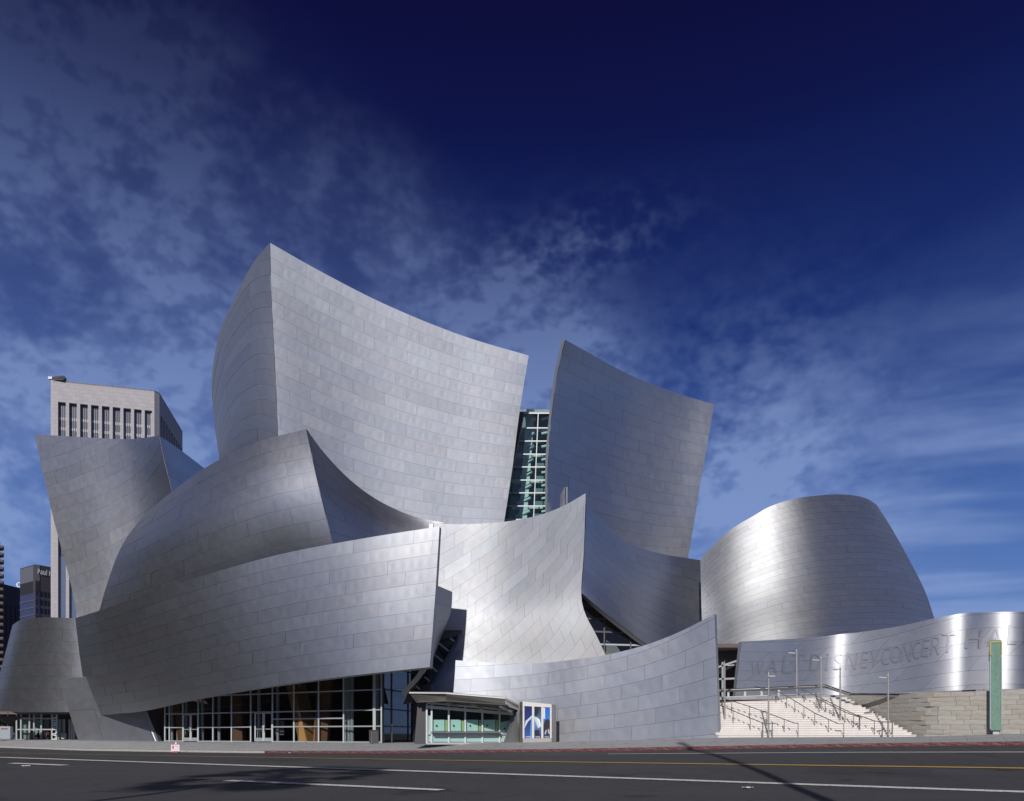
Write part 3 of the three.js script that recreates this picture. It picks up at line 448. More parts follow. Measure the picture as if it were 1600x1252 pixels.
{ // the dark window between the central peak and the concave wall
  const gl = group('dark_window', hall, 'dark window between the two central walls'), d = 66.8, Zp = (x, y, k = d) => P(880 + x / 8.943, 900 + y / 8.943, k);
  obj('pane', poly([Zp(215, 200), Zp(230, 620), Zp(560, 1160), Zp(1060, 1160), Zp(1300, 1040), Zp(1150, 880)]), glass, gl);
  for (const [a, b, c, e, m] of [[250, 420, 620, 425, aluDark], [300, 597, 760, 603, aluDark], [400, 778, 1000, 800, aluDark], [500, 958, 1200, 975, alu], [573, 480, 573, 1160, aluDark], [943, 700, 943, 1160, aluDark]]) obj('mullion', beam(Zp(a, b, d - .1), Zp(c, e, d - .1), .12, .14), m, gl);
  obj('inner_wall', poly([Zp(-500, -100, 74), Zp(-500, 1500, 74), Zp(1900, 1500, 74), Zp(1900, -100, 74)], .2), std([.10, .05, .04], .9), gl);
  obj('timber_block', poly([Zp(590, 1055, 67.4), Zp(590, 1180, 67.4), Zp(760, 1180, 67.4), Zp(700, 1105, 67.4), Zp(625, 1065, 67.4)], .4), std([.55, .36, .12], .6), gl);
  obj('inner_panel', poly([Zp(600, 900, 68), Zp(600, 1200, 68), Zp(900, 1200, 68), Zp(740, 970, 68)], .2), std([.3, .33, .35], .7), gl);
}
{ // the dark doorway above the stairs
  const gl = group('upper_doorway', hall, 'dark doorway above the stairs'), d = 60;
  obj('ceiling', poly([P(1090, 1012, d + .4), P(1162, 1012, d + .4), P(1260, 1026, d + 13), P(1060, 1026, d + 13)], .3), dark, gl);
  obj('pane', poly([P(1112, 1050, d), P(1112, 1094, d), P(1160, 1094, d), P(1160, 1030, d)]), glass, gl);
  for (const [a, b, c, e] of [[1129, 1035, 1129, 1092], [1112, 1062, 1160, 1060], [1112, 1046, 1160, 1030]]) obj('mullion', beam(P(a, b, d - .1), P(c, e, d - .1), .14, .14), alu, gl);
  obj('inner_wall', poly([P(1050, 1005, d + 12), P(1050, 1104, d + 12), P(1260, 1104, d + 12), P(1260, 1005, d + 12)], .2), std([.11, .05, .045], .9), gl);
}
{ // the shop window under the drum at the left, with vertical lettering
  const gl = group('shop_window', hall, 'glazed shop front under the rounded drum'), d = 86, Zp = (x, y, k = d) => P(x / 12.31, 1100 + y / 12.31, k);
  for (const x of [320, 405, 570, 655, 795, 1000, 1085]) obj('mullion', beam(Zp(x, 130, d), Zp(x, 700, d), .16, .16), alu, gl);
  for (const y of [285, 495, 695]) obj('transom', beam(Zp(320, y, d + .03), Zp(1090, y, d + .03), .14, .14), alu, gl);
  for (const [a, b] of [[320, 405], [405, 570], [570, 655], [655, 795], [795, 1000]]) for (const [y0, y1] of [[150, 285], [285, 495], [495, 695]]) obj('pane', poly([Zp(a, y0), Zp(a, y1), Zp(b, y1), Zp(b, y0)]), glass, gl);
  obj('inner_wall', poly([Zp(200, 100, d + 8), Zp(200, 720, d + 8), Zp(1600, 720, d + 8), Zp(1600, 100, d + 8)], .2), std([.12, .10, .09], .9), gl);
  obj('ceiling', poly([Zp(-250, 150, d - 1), Zp(1650, 150, d - 1), Zp(1600, 140, d + 9), Zp(-200, 140, d + 9)], .3), dark, gl);
  obj('roller_blind', poly([Zp(425, 255, d + .8), Zp(425, 680, d + .8), Zp(560, 680, d + .8), Zp(560, 255, d + .8)], .05), std([.45, .52, .44], .8), gl);
  obj('display_case', poly([Zp(670, 320, d + 1.2), Zp(670, 600, d + 1.2), Zp(785, 600, d + 1.2), Zp(785, 320, d + 1.2)], .1), std([.55, .66, .66], .6), gl);
  obj('light_shelf', poly([Zp(655, 170, d + .6), Zp(655, 280, d + .6), Zp(790, 280, d + .6), Zp(790, 170, d + .6)], .05), std([.4, .47, .46], .6), gl);
  for (const x of [620, 870, 910, 1110, 1150, 1225, 1340, 1385, 1425]) obj('inner_post', beam(Zp(x, 300, d + 1.6), Zp(x, 700, d + 1.6), .2, .2), std([.42, .45, .44], .7), gl);
  for (const [x, y, c] of [[690, 640, [.2, .05, .03]], [750, 610, [.14, .04, .03]], [950, 600, [.25, .06, .04]], [1220, 620, [.5, .48, .42]], [1110, 630, [.5, .48, .42]]]) obj('shop_goods', new RoundedBoxGeometry(.55, .75, .4, 2, .1).translate(...Zp(x, y, d + 1.4).toArray()), std(c, .8), gl);
  const g = textShapes('LA PHIL', boldFont), b = g.boundingBox, p = Zp(1045, 690, d - .2), L = Zp(1045, 230, d - .2).y - p.y, k = L / (b.max.x - b.min.x);
  obj('lettering', g.translate(-b.min.x, -(b.max.y + b.min.y) / 2, 0).scale(k, k * 1.0, 1).rotateZ(Math.PI / 2).translate(p.x, p.y, p.z), std([.62, .66, .7], .5), gl);
}

// ---------------------------------------------------------------- plaza, stairs, stone wall
const limestone = (() => { const t = noiseTex(512, (u, v) => { const n = tileNoise(u, v, 6, 51, 4), f = tileNoise(u, v, 40, 52, 3), c = 0.87 + 0.05 * n + .05 * f; return [c, c * .975, c * .955]; }, true); t.repeat.set(.4, .4); return new THREE.MeshStandardMaterial({ map: t, roughness: .85 }); })();
const bR = V(22.1, 1.32, -42), tR = V(20.72, 3.78, -48), leftDir = V(-.880, 0, -.475), upDir = tR.clone().sub(bR).setY(0), NST = 18;
const stairP = (l, k, y) => bR.clone().addScaledVector(leftDir, l).addScaledVector(upDir, k).setY(y);
{
  const st = thing('stairway', 'wide pale stone stairway climbing beside the low steel wall', 'stairs');
  for (let i = 0; i < NST; i++) {
    const y0 = 1.0, y1 = lerp(1.32, 3.78, (i + 1) / NST), l1 = 10.72, k0 = i / NST, k1 = i === NST - 1 ? 1.9 : (i + 1) / NST + .03, yb = Math.max(y0, y1 - .5);
    const c = (l, k, y) => stairP(l, k, y), q = [c(0, k0, 0), c(l1, k0, 0), c(l1, k1, 0), c(0, k1, 0)];
    const up = q.map((p) => p.clone().setY(y1)), dn = q.map((p) => p.clone().setY(yb));
    const pos = [], uv = [], quad = (a, b, d, e) => { for (const p of [a, b, d, a, d, e]) { pos.push(p.x, p.y, p.z); uv.push(p.x + p.z * .3, p.y + p.z); } };
    const fw = upDir.clone().normalize().multiplyScalar(-.04), nz = [up[0].clone().add(fw), up[1].clone().add(fw)], ny = nz.map((p) => p.clone().setY(y1 - .045)), nb = [up[0].clone().setY(y1 - .045), up[1].clone().setY(y1 - .045)];
    quad(nz[0], up[0], up[1], nz[1]); quad(ny[0], nz[0], nz[1], ny[1]); quad(nb[0], ny[0], ny[1], nb[1]); quad(up[0], nz[0], ny[0], nb[0]);
    quad(up[0], up[3], up[2], up[1]); quad(dn[0], up[0], up[1], dn[1]); quad(dn[3], up[3], up[0], dn[0]); quad(dn[1], up[1], up[2], dn[2]); quad(dn[2], up[2], up[3], dn[3]);
    const g = new THREE.BufferGeometry(); g.setAttribute('position', new THREE.Float32BufferAttribute(pos, 3)); g.setAttribute('uv', new THREE.Float32BufferAttribute(uv, 2)); g.computeVertexNormals();
    obj('step', g, limestone, st);
  }
}
struct('plaza', poly([V(8, 3.74, -56), V(8, 3.74, -53), V(20.6, 3.74, -48.2), V(26, 3.74, -42), V(45, 3.74, -36), V(60, 3.74, -36), V(60, 3.74, -75), V(8, 3.74, -75)], .2), concrete);
const nosing = new THREE.Plane().setFromCoplanarPoints(bR, stairP(10, 0, 1.32), tR);
function onStair(px, py, lift) { const d = V((px - 800) / F, (HZ - py) / F, -1); const r = new THREE.Ray(camera.position.clone().setY(EYE - lift), d.normalize()); const p = r.intersectPlane(nosing, V(0, 0, 0)); return p ? p.setY(p.y + lift) : null; }
{
  const steelRail = std([.30, .28, .27], .45, .8);
  const Zs = (x, y) => [1100 + x / 6.154, 980 + y / 6.154];
  const rails = [
    ['lowest handrail on the stairs, nearest the steel wall', [[148, 750], [445, 875], [568, 925]], [285, 445, 568]],
    ['thin handrail crossing the left half of the stairs', [[170, 680], [440, 765], [605, 825], [870, 925], [908, 925]], [270, 440, 605, 775, 905]],
    ['long handrail down the middle of the stairs', [[490, 570], [700, 620], [810, 672], [1065, 828], [1290, 930], [1345, 930]], [695, 795, 877, 965, 1065, 1200, 1345]],
    ['upper of the two close handrails right of the middle', [[815, 572], [930, 595], [1075, 660], [1360, 800], [1500, 862]], [968, 1080, 1170, 1247, 1357, 1493]],
    ['lower of the two close handrails right of the middle', [[1090, 690], [1360, 820], [1520, 876]], [1110, 1440]],
    ['short handrail at the right foot of the stairs', [[1476, 845], [1560, 875], [1620, 898], [1720, 920]], [1500, 1640]],
  ];
  for (const [label, pts, posts] of rails) {
    const h = .82, q = pts.map(([x, y]) => onStair(...Zs(x, y), h)), o = thing('handrail', label, 'handrail', V(0, 0, 0), 0, 'handrails on the stairs');
    obj('rail', q.slice(0, -1).map((p, i) => rod(p, q[i + 1], .026)), steelRail, o);
    for (const x of posts) { let i = 0; while (i < pts.length - 2 && pts[i + 1][0] < x) i++; const f = (x - pts[i][0]) / (pts[i + 1][0] - pts[i][0]), p = q[i].clone().lerp(q[i + 1], clamp(f)); obj('post', rod(V(p.x, p.y - h - .12, p.z), p, .022), steelRail, o); }
  }
  const lampSteel = std([.52, .5, .47], .4, .7);
  const lamps = [[1132.5, 1038, 1126, 1, 'lamp post at the left edge of the stairs beside the steel wall'], [1201, 1055, 1151, .4, 'lamp post with a crossbar standing at the foot of the stairs'], [1245, 1019, 1091, -1, 'lamp post at the head of the stairs before the bluish wall'], [1283, 1030, 1109, -1, 'lamp post on the upper stairs with its head turned left'], [1313, 1044, 1127, -.9, 'slender lamp post midway down the right part of the stairs'], [1388, 1057, 1150, -1, 'lamp post at the right foot of the stairs before the stone wall']];
  for (const [px, r0, r1, arm, label] of lamps) {
    let b = onStair(px, r1, 0); if (r1 > 1148 || !b) b = P(px, r1, px > 1300 ? 42.6 : 45.5); const k = -b.z / F, h = (r1 - r0) * k, o = thing('lamp_post', label, 'lamp post', V(b.x, b.y - .1, b.z), 0, 'lamp posts on the stairs');
    obj('pole', new THREE.CylinderGeometry(.042, .055, h, 10).translate(0, h / 2 + .1, 0), lampSteel, o);
    obj('arm', beam(V(-.08 * arm, h + .04, 0), V(.5 * arm, h + .02, .1), .05, .04), lampSteel, o);
    obj('lamp_head', new RoundedBoxGeometry(.42, .06, .16, 2, .025).rotateZ(.06 * arm).translate(.36 * arm, h + .02, .08), std([.7, .7, .68], .4, .3), o);
    obj('finial', new THREE.ConeGeometry(.03, .3, 6).translate(0, h + .2, 0), lampSteel, o);
    if (r1 > 1148) obj('crossbar', [beam(V(-.42, .86, .05), V(.42, .86, .05), .05), beam(V(-.36, 0, .05), V(-.36, .86, .05), .05), beam(V(.2, 0, .05), V(.2, .86, .05), .05)], steelRail, o);
  }
  // the wide rail along the plaza edge
  const g = thing('plaza_railing', 'thick steel rail along the plaza edge above the stone wall', 'railing');
  const pts = [[1118, 1079.5, 51.5], [1200, 1076.5, 50.2], [1290, 1072.5, 48.6], [1330, 1086, 46.4], [1440, 1087, 42.4], [1520, 1088, 40.5], [1600, 1088.5, 38.9], [1700, 1089, 36.8]].map((p) => P(...p));
  obj('rail', pts.slice(0, 3).map((p, i) => rod(p, pts[i + 1], .11, .11, 12)), std([.4, .39, .37], .3, 1), g);
  obj('wall_coping_rail', pts.slice(3, -1).map((p, i) => rod(p, pts[i + 4], .1, .1, 12)), std([.5, .49, .47], .25, 1), g);
  obj('lower_rail', pts.slice(0, 2).map((p, i) => rod(p.clone().setY(p.y - .45), pts[i + 1].clone().setY(pts[i + 1].y - .45), .04)), lampSteel, g);
  for (const [px, d] of [[1138, 51.2], [1164, 50.8], [1190, 50.4], [1217, 49.9]]) { const p = P(px, 1078, d); obj('post', beam(V(p.x, 3.7, p.z), V(p.x, p.y, p.z), .14, .08), std([.7, .7, .68], .4, .4), g); }
}
{ // stone wall: courses of separate blocks
  const plan = new THREE.CatmullRomCurve3([[1290, 49.6], [1318, 48.1], [1380, 44.9], [1424, 42.6], [1448, 41.6], [1500, 40.5], [1600, 38.6], [1720, 36.4]].map(([px, d]) => P(px, HZ, d)), false, 'centripetal');
  const LEN = plan.getLength(), o = thing('stone_wall', 'low wall of tan stone blocks right of the stairs', 'wall');
  const at = (x) => plan.getPointAt(clamp(x / LEN)), top = 3.72, bot = 1.0, rows = 11;
  const tex = noiseTex(512, (u, v) => { const n = tileNoise(u, v, 7, 61, 4), f = tileNoise(u, v, 44, 62, 3), c = .84 + .12 * n + .10 * f; return [c, c, c]; }, true); tex.repeat.set(.5, .5);
  const mats = [[.62, .58, .51], [.60, .56, .49], [.64, .60, .535], [.61, .555, .47], [.59, .555, .495], [.645, .61, .55], [.60, .55, .47]].map((c) => new THREE.MeshStandardMaterial({ color: rgb(...c), map: tex, roughness: .9, bumpMap: tex, bumpScale: .006 }));
  const core = []; for (let i = 0; i < 30; i++) { const a = at(i / 30 * LEN), b = at((i + 1) / 30 * LEN), n = V(b.z - a.z, 0, -(b.x - a.x)).normalize(); if (n.z < 0 && n.x > 0) n.negate(); const m = V(-(b.z - a.z), 0, b.x - a.x).normalize(); const k = m.z < 0 ? -1 : 1; a.addScaledVector(m, -k * .25); b.addScaledVector(m, -k * .25); core.push(beam(a.clone().setY((top + bot) / 2 - .02), b.clone().setY((top + bot) / 2 - .02), .4, top - bot - .06)); }
  obj('wall_core', core, std([.48, .45, .39], .95), o);
  for (let r = 0; r < rows; r++) {
    let x = -rnd() * .6; const y0 = lerp(bot, top, r / rows) + .004, y1 = lerp(bot, top, (r + 1) / rows) - .004;
    while (x < LEN) { const l = .62 + rnd() * .75, x0 = Math.max(0, x) + .007, x1 = Math.min(LEN, x + l) - .007; x += l; if (x1 - x0 < .08) continue;
      const a = at(x0), b = at(x1), m = V(-(b.z - a.z), 0, b.x - a.x).normalize(); if (m.z < 0) m.negate(); const pr = .012 + rnd() * .010; a.addScaledVector(m, -.05 + pr); b.addScaledVector(m, -.05 + pr);
      obj('stone_block', beam(a.setY((y0 + y1) / 2), b.setY((y0 + y1) / 2), .16, y1 - y0), mats[Math.floor(rnd() * mats.length)], o); }
  }
}

// ---------------------------------------------------------------- ticket booth, poster case, street furniture
{
  const o = thing('ticket_booth', 'glazed ticket booth under a folded steel canopy', 'ticket booth');
  const Zb = (x, y, d) => P(620 + x / 6.154, 1060 + y / 6.154, d), dep = (x) => lerp(50.2, 52.6, (x - 285) / 800), Q = (x, y, k = 0) => Zb(x, y, dep(x) + k);
  const frame = std([.62, .65, .64], .45, .3), panel = new THREE.MeshPhysicalMaterial({ color: rgb(.46, .64, .60), roughness: .12, clearcoat: 1, clearcoatRoughness: .05 });
  const can = std([.42, .41, .385], .42, .85), canSunlit = std([.75, .74, .71], .5, .15);  // sunlight on the canopy end is put into a paler copy of its steel
  // canopy
  const up = [[118, 143], [470, 146], [1040, 195]], lo = [[190, 236], [480, 226], [1046, 264]];
  for (let i = 0; i < 2; i++) obj('canopy_fascia', poly([Zb(...up[i], 49.35), Zb(...lo[i], 49.8), Zb(...lo[i + 1], 49.8), Zb(...up[i + 1], 49.55)], .12), can, o);
  obj('canopy_end', poly([Zb(1040, 195, 49.55), Zb(1046, 264, 49.8), Zb(1175, 312, 51.2), Zb(1175, 264, 51)], .1), canSunlit, o);
  obj('canopy_roof', poly([Zb(118, 143, 49.35), Zb(470, 145.5, 49.4), Zb(1040, 194.5, 49.55), Zb(1175, 262, 51), Zb(1120, 195, 53.4), Zb(280, 150, 53)], .08), can, o);
  obj('canopy_edge', [beam(Zb(118, 142, 49.33), Zb(470, 145, 49.4), .07, .05), beam(Zb(470, 145, 49.4), Zb(1040, 193, 49.53), .09, .07), beam(Zb(1040, 193, 49.53), Zb(1175, 262, 50.98), .1, .08)], canSunlit, o);
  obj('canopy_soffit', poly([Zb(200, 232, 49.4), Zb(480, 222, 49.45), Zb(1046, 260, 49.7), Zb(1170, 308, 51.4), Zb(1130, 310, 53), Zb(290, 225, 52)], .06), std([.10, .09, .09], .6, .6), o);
  for (const [a, b, c, e] of [[190, 185, 300, 262], [470, 228, 585, 275], [715, 245, 830, 298], [990, 268, 1105, 325]]) obj('canopy_bracket', beam(Zb(a, b, 49.8), Zb(c, e, 50.6), .09, .16), std([.35, .34, .33], .5, .6), o);
  // front frame
  const head = (x) => lerp(275, 345, (x - 290) / 840), cols = [288, 335, 500, 658, 823, 988];
  for (const x of cols) obj('mullion', beam(Q(x, head(x) - 30), Q(x, 630), .11, .12), frame, o);
  obj('mullion', beam(Q(1132, 352), Q(1050, 628), .1, .12), frame, o);
  obj('head_beam', [beam(Q(288, head(288)), Q(1140, head(1140)), .1, .2), beam(Q(288, head(288) - 38), Q(1120, head(1120) - 34), .1, .14)], frame, o);
  obj('base_beam', beam(Q(284, 628), Q(1058, 628), .12, .14), frame, o);
  obj('counter', beam(Q(335, 519, -.18), Q(985, 519, -.18), .5, .1), std([.40, .41, .40], .4, .6), o);
  obj('transom', beam(Q(288, 537), Q(1075, 537), .1, .08), frame, o);
  const shade = new THREE.MeshStandardMaterial({ color: rgb(.70, .86, .82), roughness: .6 }), paneG = new THREE.MeshPhysicalMaterial({ color: rgb(.72, .86, .82), transmission: 1, thickness: 0, roughness: .02 });
  for (let i = 1; i < 6; i++) {
    const a = cols[i], b = i < 5 ? cols[i + 1] : 1118;
    obj('window_pane', poly([Q(a, head(a), .04), Q(a, 515, .04), Q(i < 5 ? b : 1080, 515, .04), Q(b, head(b), .04)]), paneG, o);
    if (i < 5) { obj('ticket_screen', poly([Q(a + 12, 400, .14), Q(a + 12, 508, .14), Q(b - 42, 508, .14), Q(b - 42, 400, .14)], .04), shade, o); obj('speaker_post', poly([Q(b - 34, 402, .12), Q(b - 34, 508, .12), Q(b - 12, 508, .12), Q(b - 12, 402, .12)], .06), std([.55, .58, .30], .6), o); }
    else obj('ticket_screen', poly([Q(a + 12, 425, .14), Q(a + 12, 530, .14), Q(1080, 530, .14), Q(1118, 400, .14)], .04), shade, o);
    obj('speaking_hole', new THREE.CylinderGeometry(.06, .06, .05, 14).rotateX(Math.PI / 2).translate(...Q(a + 48, i < 5 ? 457 : 487, .11).toArray()), std([.02, .02, .02], .6), o);
    obj('lower_panel', poly([Q(a + 4, 546, .05), Q(a + 4, 612, .05), Q((i < 5 ? b : 1062) - 4, 612, .05), Q((i < 5 ? b : 1075) - 4, 546, .05)], .05), panel, o);
  }
  obj('side_panel', poly([Q(296, 360, .05), Q(296, 612, .05), Q(328, 612, .05), Q(328, 360, .05)], .05), panel, o);
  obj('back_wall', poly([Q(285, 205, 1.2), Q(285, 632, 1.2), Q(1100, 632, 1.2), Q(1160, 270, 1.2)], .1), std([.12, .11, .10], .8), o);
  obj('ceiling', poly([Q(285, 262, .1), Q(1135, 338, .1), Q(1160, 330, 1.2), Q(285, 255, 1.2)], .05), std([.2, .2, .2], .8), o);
  obj('wing_wall', poly([Zb(1150, 330, 51.4), Zb(1050, 634, 51.2), Zb(1180, 632, 51.6), Zb(1180, 290, 52)], .3), std([.40, .40, .40], .5, .9), o);
  obj('left_end_wall', poly([Q(200, 240, .4), Q(170, 632, .3), Q(284, 632, .05), Q(284, 225, .1)], .2), std([.09, .085, .09], .5, .8), o);
}
{ // poster case
  const o = thing('poster_case', 'pale framed case with three tall blue posters on the low steel wall', 'poster case');
  const Zc = (x, y, d = 0) => P(800 + x / 13.91, 1080 + y / 13.91, lerp(50.2, 49.6, (x - 235) / 620) + d), fr = std([.74, .71, .68], .5, .1);
  obj('case_body', poly([Zc(232, 232, .12), Zc(236, 1130, .12), Zc(860, 1108, .12), Zc(858, 290, .12)], 1.2), std([.30, .28, .27], .5, .7), o);
  obj('side', poly([Zc(165, 240, .9), Zc(168, 1135, .9), Zc(236, 1130, .1), Zc(232, 232, .1)], .1), std([.22, .21, .2], .5, .6), o);
  obj('frame', [poly([Zc(230, 230), Zc(232, 325), Zc(858, 360), Zc(858, 288)], .1), ...[[232, 268], [436, 482], [636, 680], [826, 860]].map(([a, b]) => poly([Zc(a, 322, .005), Zc(a, 1040, .005), Zc(b, 1035, .005), Zc(b, 322 + (b - 230) * .05, .005)], .1))], fr, o);
  obj('base_panel', poly([Zc(234, 1030, -.01), Zc(236, 1128, -.01), Zc(858, 1106, -.01), Zc(858, 1020, -.01)], .12), std([.45, .43, .39], .5, .3), o);
  const art = (k) => { const cv = document.createElement('canvas'); cv.width = 128; cv.height = 512; const c = cv.getContext('2d'), g = c.createLinearGradient(0, 0, k === 2 ? 128 : 40, 512);
    const pal = [['#232a66', '#33417f', '#3f63a8'], ['#2a2f3e', '#6d93bd', '#2c3a63'], ['#2a68c4', '#4b86cf', '#27304d']][k]; g.addColorStop(0, pal[0]); g.addColorStop(.55, pal[1]); g.addColorStop(1, pal[2]); c.fillStyle = g; c.fillRect(0, 0, 128, 512);
    c.fillStyle = '#cfd6dd'; c.beginPath();
    if (k === 0) { c.moveTo(0, 360); c.lineTo(20, 240); c.lineTo(128, 150); c.lineTo(128, 190); c.lineTo(60, 250); c.fill(); c.fillStyle = '#5f93c8'; c.beginPath(); c.moveTo(90, 510); c.lineTo(110, 200); c.lineTo(128, 180); c.lineTo(128, 512); c.fill(); }
    if (k === 1) { c.fillStyle = '#2b2f38'; c.beginPath(); c.ellipse(30, 70, 46, 86, 0, 0, 7); c.fill(); c.fillStyle = '#c9d3dc'; c.beginPath(); c.moveTo(0, 160); c.lineTo(70, 190); c.lineTo(118, 330); c.lineTo(70, 350); c.lineTo(10, 220); c.fill(); c.fillStyle = '#eef2f5'; c.beginPath(); c.moveTo(40, 170); c.lineTo(98, 210); c.lineTo(128, 320); c.lineTo(98, 310); c.fill(); c.fillStyle = '#2d3340'; c.fillRect(0, 380, 90, 90); }
    if (k === 2) { c.fillStyle = '#d8e3ea'; c.fillRect(0, 0, 34, 190); c.fillStyle = '#34323a'; c.beginPath(); c.moveTo(0, 300); c.lineTo(30, 220); c.lineTo(90, 190); c.lineTo(128, 230); c.lineTo(128, 450); c.lineTo(0, 450); c.fill(); c.fillStyle = '#b9bcc4'; c.beginPath(); c.ellipse(46, 410, 14, 40, .3, 0, 7); c.fill(); c.beginPath(); c.ellipse(104, 400, 16, 44, -.2, 0, 7); c.fill(); }
    c.fillStyle = '#dfe3ee'; c.fillRect(18, 482, 92, 5); c.fillRect(34, 493, 76, 4); const t = new THREE.CanvasTexture(cv); t.colorSpace = THREE.SRGBColorSpace; return t; };
  [[268, 436, 325, 330], [482, 636, 335, 345], [680, 826, 350, 358]].forEach(([a, b, y0, y1], k) => { const g = poly([Zc(a, y0, .06), Zc(a, 1030, .06), Zc(b, 1026, .06), Zc(b, y1, .06)]); g.computeBoundingBox(); const p = g.attributes.position, u = g.attributes.uv, bb = g.boundingBox; for (let i = 0; i < p.count; i++) u.setXY(i, (p.getX(i) - bb.min.x) / (bb.max.x - bb.min.x), (p.getY(i) - bb.min.y) / (bb.max.y - bb.min.y)); obj('poster', g, new THREE.MeshStandardMaterial({ map: art(k), roughness: .35 }), o); });
}
{ // green glass pylon
  const d = 39.22, b = P(1556, 1148.5, d), h = 148.5 / F * d, w = 16.4 / F * d, o = thing('sign_pylon', 'tall slender green speckled pylon with a yellow capped top', 'pylon', b, -.44);
  const tex = noiseTex(256, (u, v) => { const f = tileNoise(u, v, 40, 71, 3), n = tileNoise(u, v, 4, 72, 3), c = .95 + .35 * f + .1 * n; return [.47 * c, .60 * c, .53 * c]; }, true); tex.repeat.set(1, 1);
  obj('glass_panel', boxG(w * .86, h - .25, .18, 0, h / 2 + .1, 0), new THREE.MeshPhysicalMaterial({ map: tex, roughness: .3, clearcoat: .6, clearcoatRoughness: .08 }), o);
  const gr = std([.42, .46, .48], .4, .7), ye = std([.50, .40, .10], .5);
  for (const s of [-1, 1]) { obj('edge_strip', boxG(.035, h * .76, .24, s * w * .46, h * .43 + .05, 0), gr, o); obj('yellow_edge', boxG(.05, h * .13, .25, s * w * .46, h * .905, 0), ye, o); }
  obj('cap', boxG(w * .97, .06, .25, 0, h * .975, 0), ye, o);
  obj('foot', boxG(w * .5, .2, .3, 0, .06, 0), std([.5, .5, .5], .6, .3), o);
  obj('side_sign', boxG(.03, .5, .16, -w * .53, h * .83, .02), dark, o);
}
{ // litter bin
  const p = P(584, 1165, 55.6); p.y = groundY(along(p), across(p)); const o = thing('litter_bin', 'square grey metal litter bin at the glazed corner', 'litter bin', p, .5);
  obj('body', new RoundedBoxGeometry(.55, .86, .55, 2, .04).translate(0, .45, 0), std([.22, .21, .21], .5, .7), o); obj('lid', new RoundedBoxGeometry(.6, .1, .6, 2, .04).translate(0, .92, 0), std([.12, .11, .12], .5, .5), o);
  obj('opening', boxG(.34, .12, .02, 0, .78, .285), dark, o);
}
{ // cone with a hanging board
  const p = P(275, 1170.5, 58.6); p.y = groundY(along(p), across(p)); const o = thing('traffic_cone', 'orange and white cone wearing a white notice board by the kerb', 'traffic cone', p, .1);
  obj('cone', new THREE.ConeGeometry(.17, .92, 16).translate(0, .5, 0), std([.75, .10, .05], .6), o); obj('white_band', new THREE.CylinderGeometry(.052, .1, .26, 16, 1, true).translate(0, .66, .0), std([.8, .8, .8], .5), o);
  obj('foot', boxG(.45, .05, .45, 0, .025, 0), std([.5, .09, .06], .7), o);
  const cv = document.createElement('canvas'); cv.width = 128; cv.height = 128; const c = cv.getContext('2d'); c.fillStyle = '#eddfe6'; c.fillRect(0, 0, 128, 128); c.fillStyle = '#c8527a'; c.fillRect(0, 0, 128, 9); c.fillRect(18, 26, 26, 56); c.fillStyle = '#a9526f'; c.fillRect(58, 32, 46, 7); c.fillRect(86, 56, 22, 6); c.fillStyle = '#cf9bb0'; c.fillRect(14, 92, 96, 3); c.fillRect(14, 102, 80, 3); const t = new THREE.CanvasTexture(cv); t.colorSpace = THREE.SRGBColorSpace;
  obj('notice_board', boxG(.62, .54, .02, 0, .36, .19), new THREE.MeshStandardMaterial({ map: t, roughness: .6 }), o);
}
{ // left end: cabinet, parasol, small tree beside it
  const b = P(9.5, 1156, 78), o = thing('equipment_cabinet', 'pale grey equipment cabinet at the far left pavement', 'cabinet', b, .3), k = 78 / F;
  obj('body', new RoundedBoxGeometry(15 * k, 20 * k, .8, 2, .05).translate(0, 10.5 * k, 0), std([.34, .39, .42], .5, .2), o); obj('red_strip', boxG(9 * k, 1.6 * k, .03, -1 * k, 17 * k, .42), std([.4, .04, .04], .6), o); obj('plinth', boxG(16 * k, 1.6 * k, .9, 0, .6 * k, 0), std([.2, .19, .19], .8), o);
  const u = thing('patio_parasol', 'dark folded-rim parasol behind the grey cabinet', 'parasol', P(12, 1157, 82));
  obj('pole', rod(V(0, 0, 0), V(0, 3.0, 0), .05), aluDark, u); obj('canopy', new THREE.ConeGeometry(1.5, .9, 8, 1).rotateX(Math.PI).translate(0, 2.1, 0), std([.03, .02, .022], .8), u);
  const t = thing('street_tree', 'small tree behind the grey cabinet at the left end', 'tree', P(2, 1157, 92)); obj('trunk', rod(V(0, 0, 0), V(.1, 2.6, 0), .14, .08), std([.10, .07, .05], .9), t);
  const leaves = []; for (let i = 0; i < 500; i++) { const a = rnd() * TAU, e = Math.acos(2 * rnd() - 1), r = 1.7 * Math.cbrt(rnd()); leaves.push(new THREE.PlaneGeometry(.3, .18).rotateX(rnd() * 3).rotateY(rnd() * 6).translate(r * Math.sin(e) * Math.cos(a) * 1.4, 3.2 + r * Math.cos(e), r * Math.sin(e) * Math.sin(a))); }
  obj('crown', leaves, std([.05, .075, .035], .8, 0, { side: THREE.DoubleSide }), t);
}
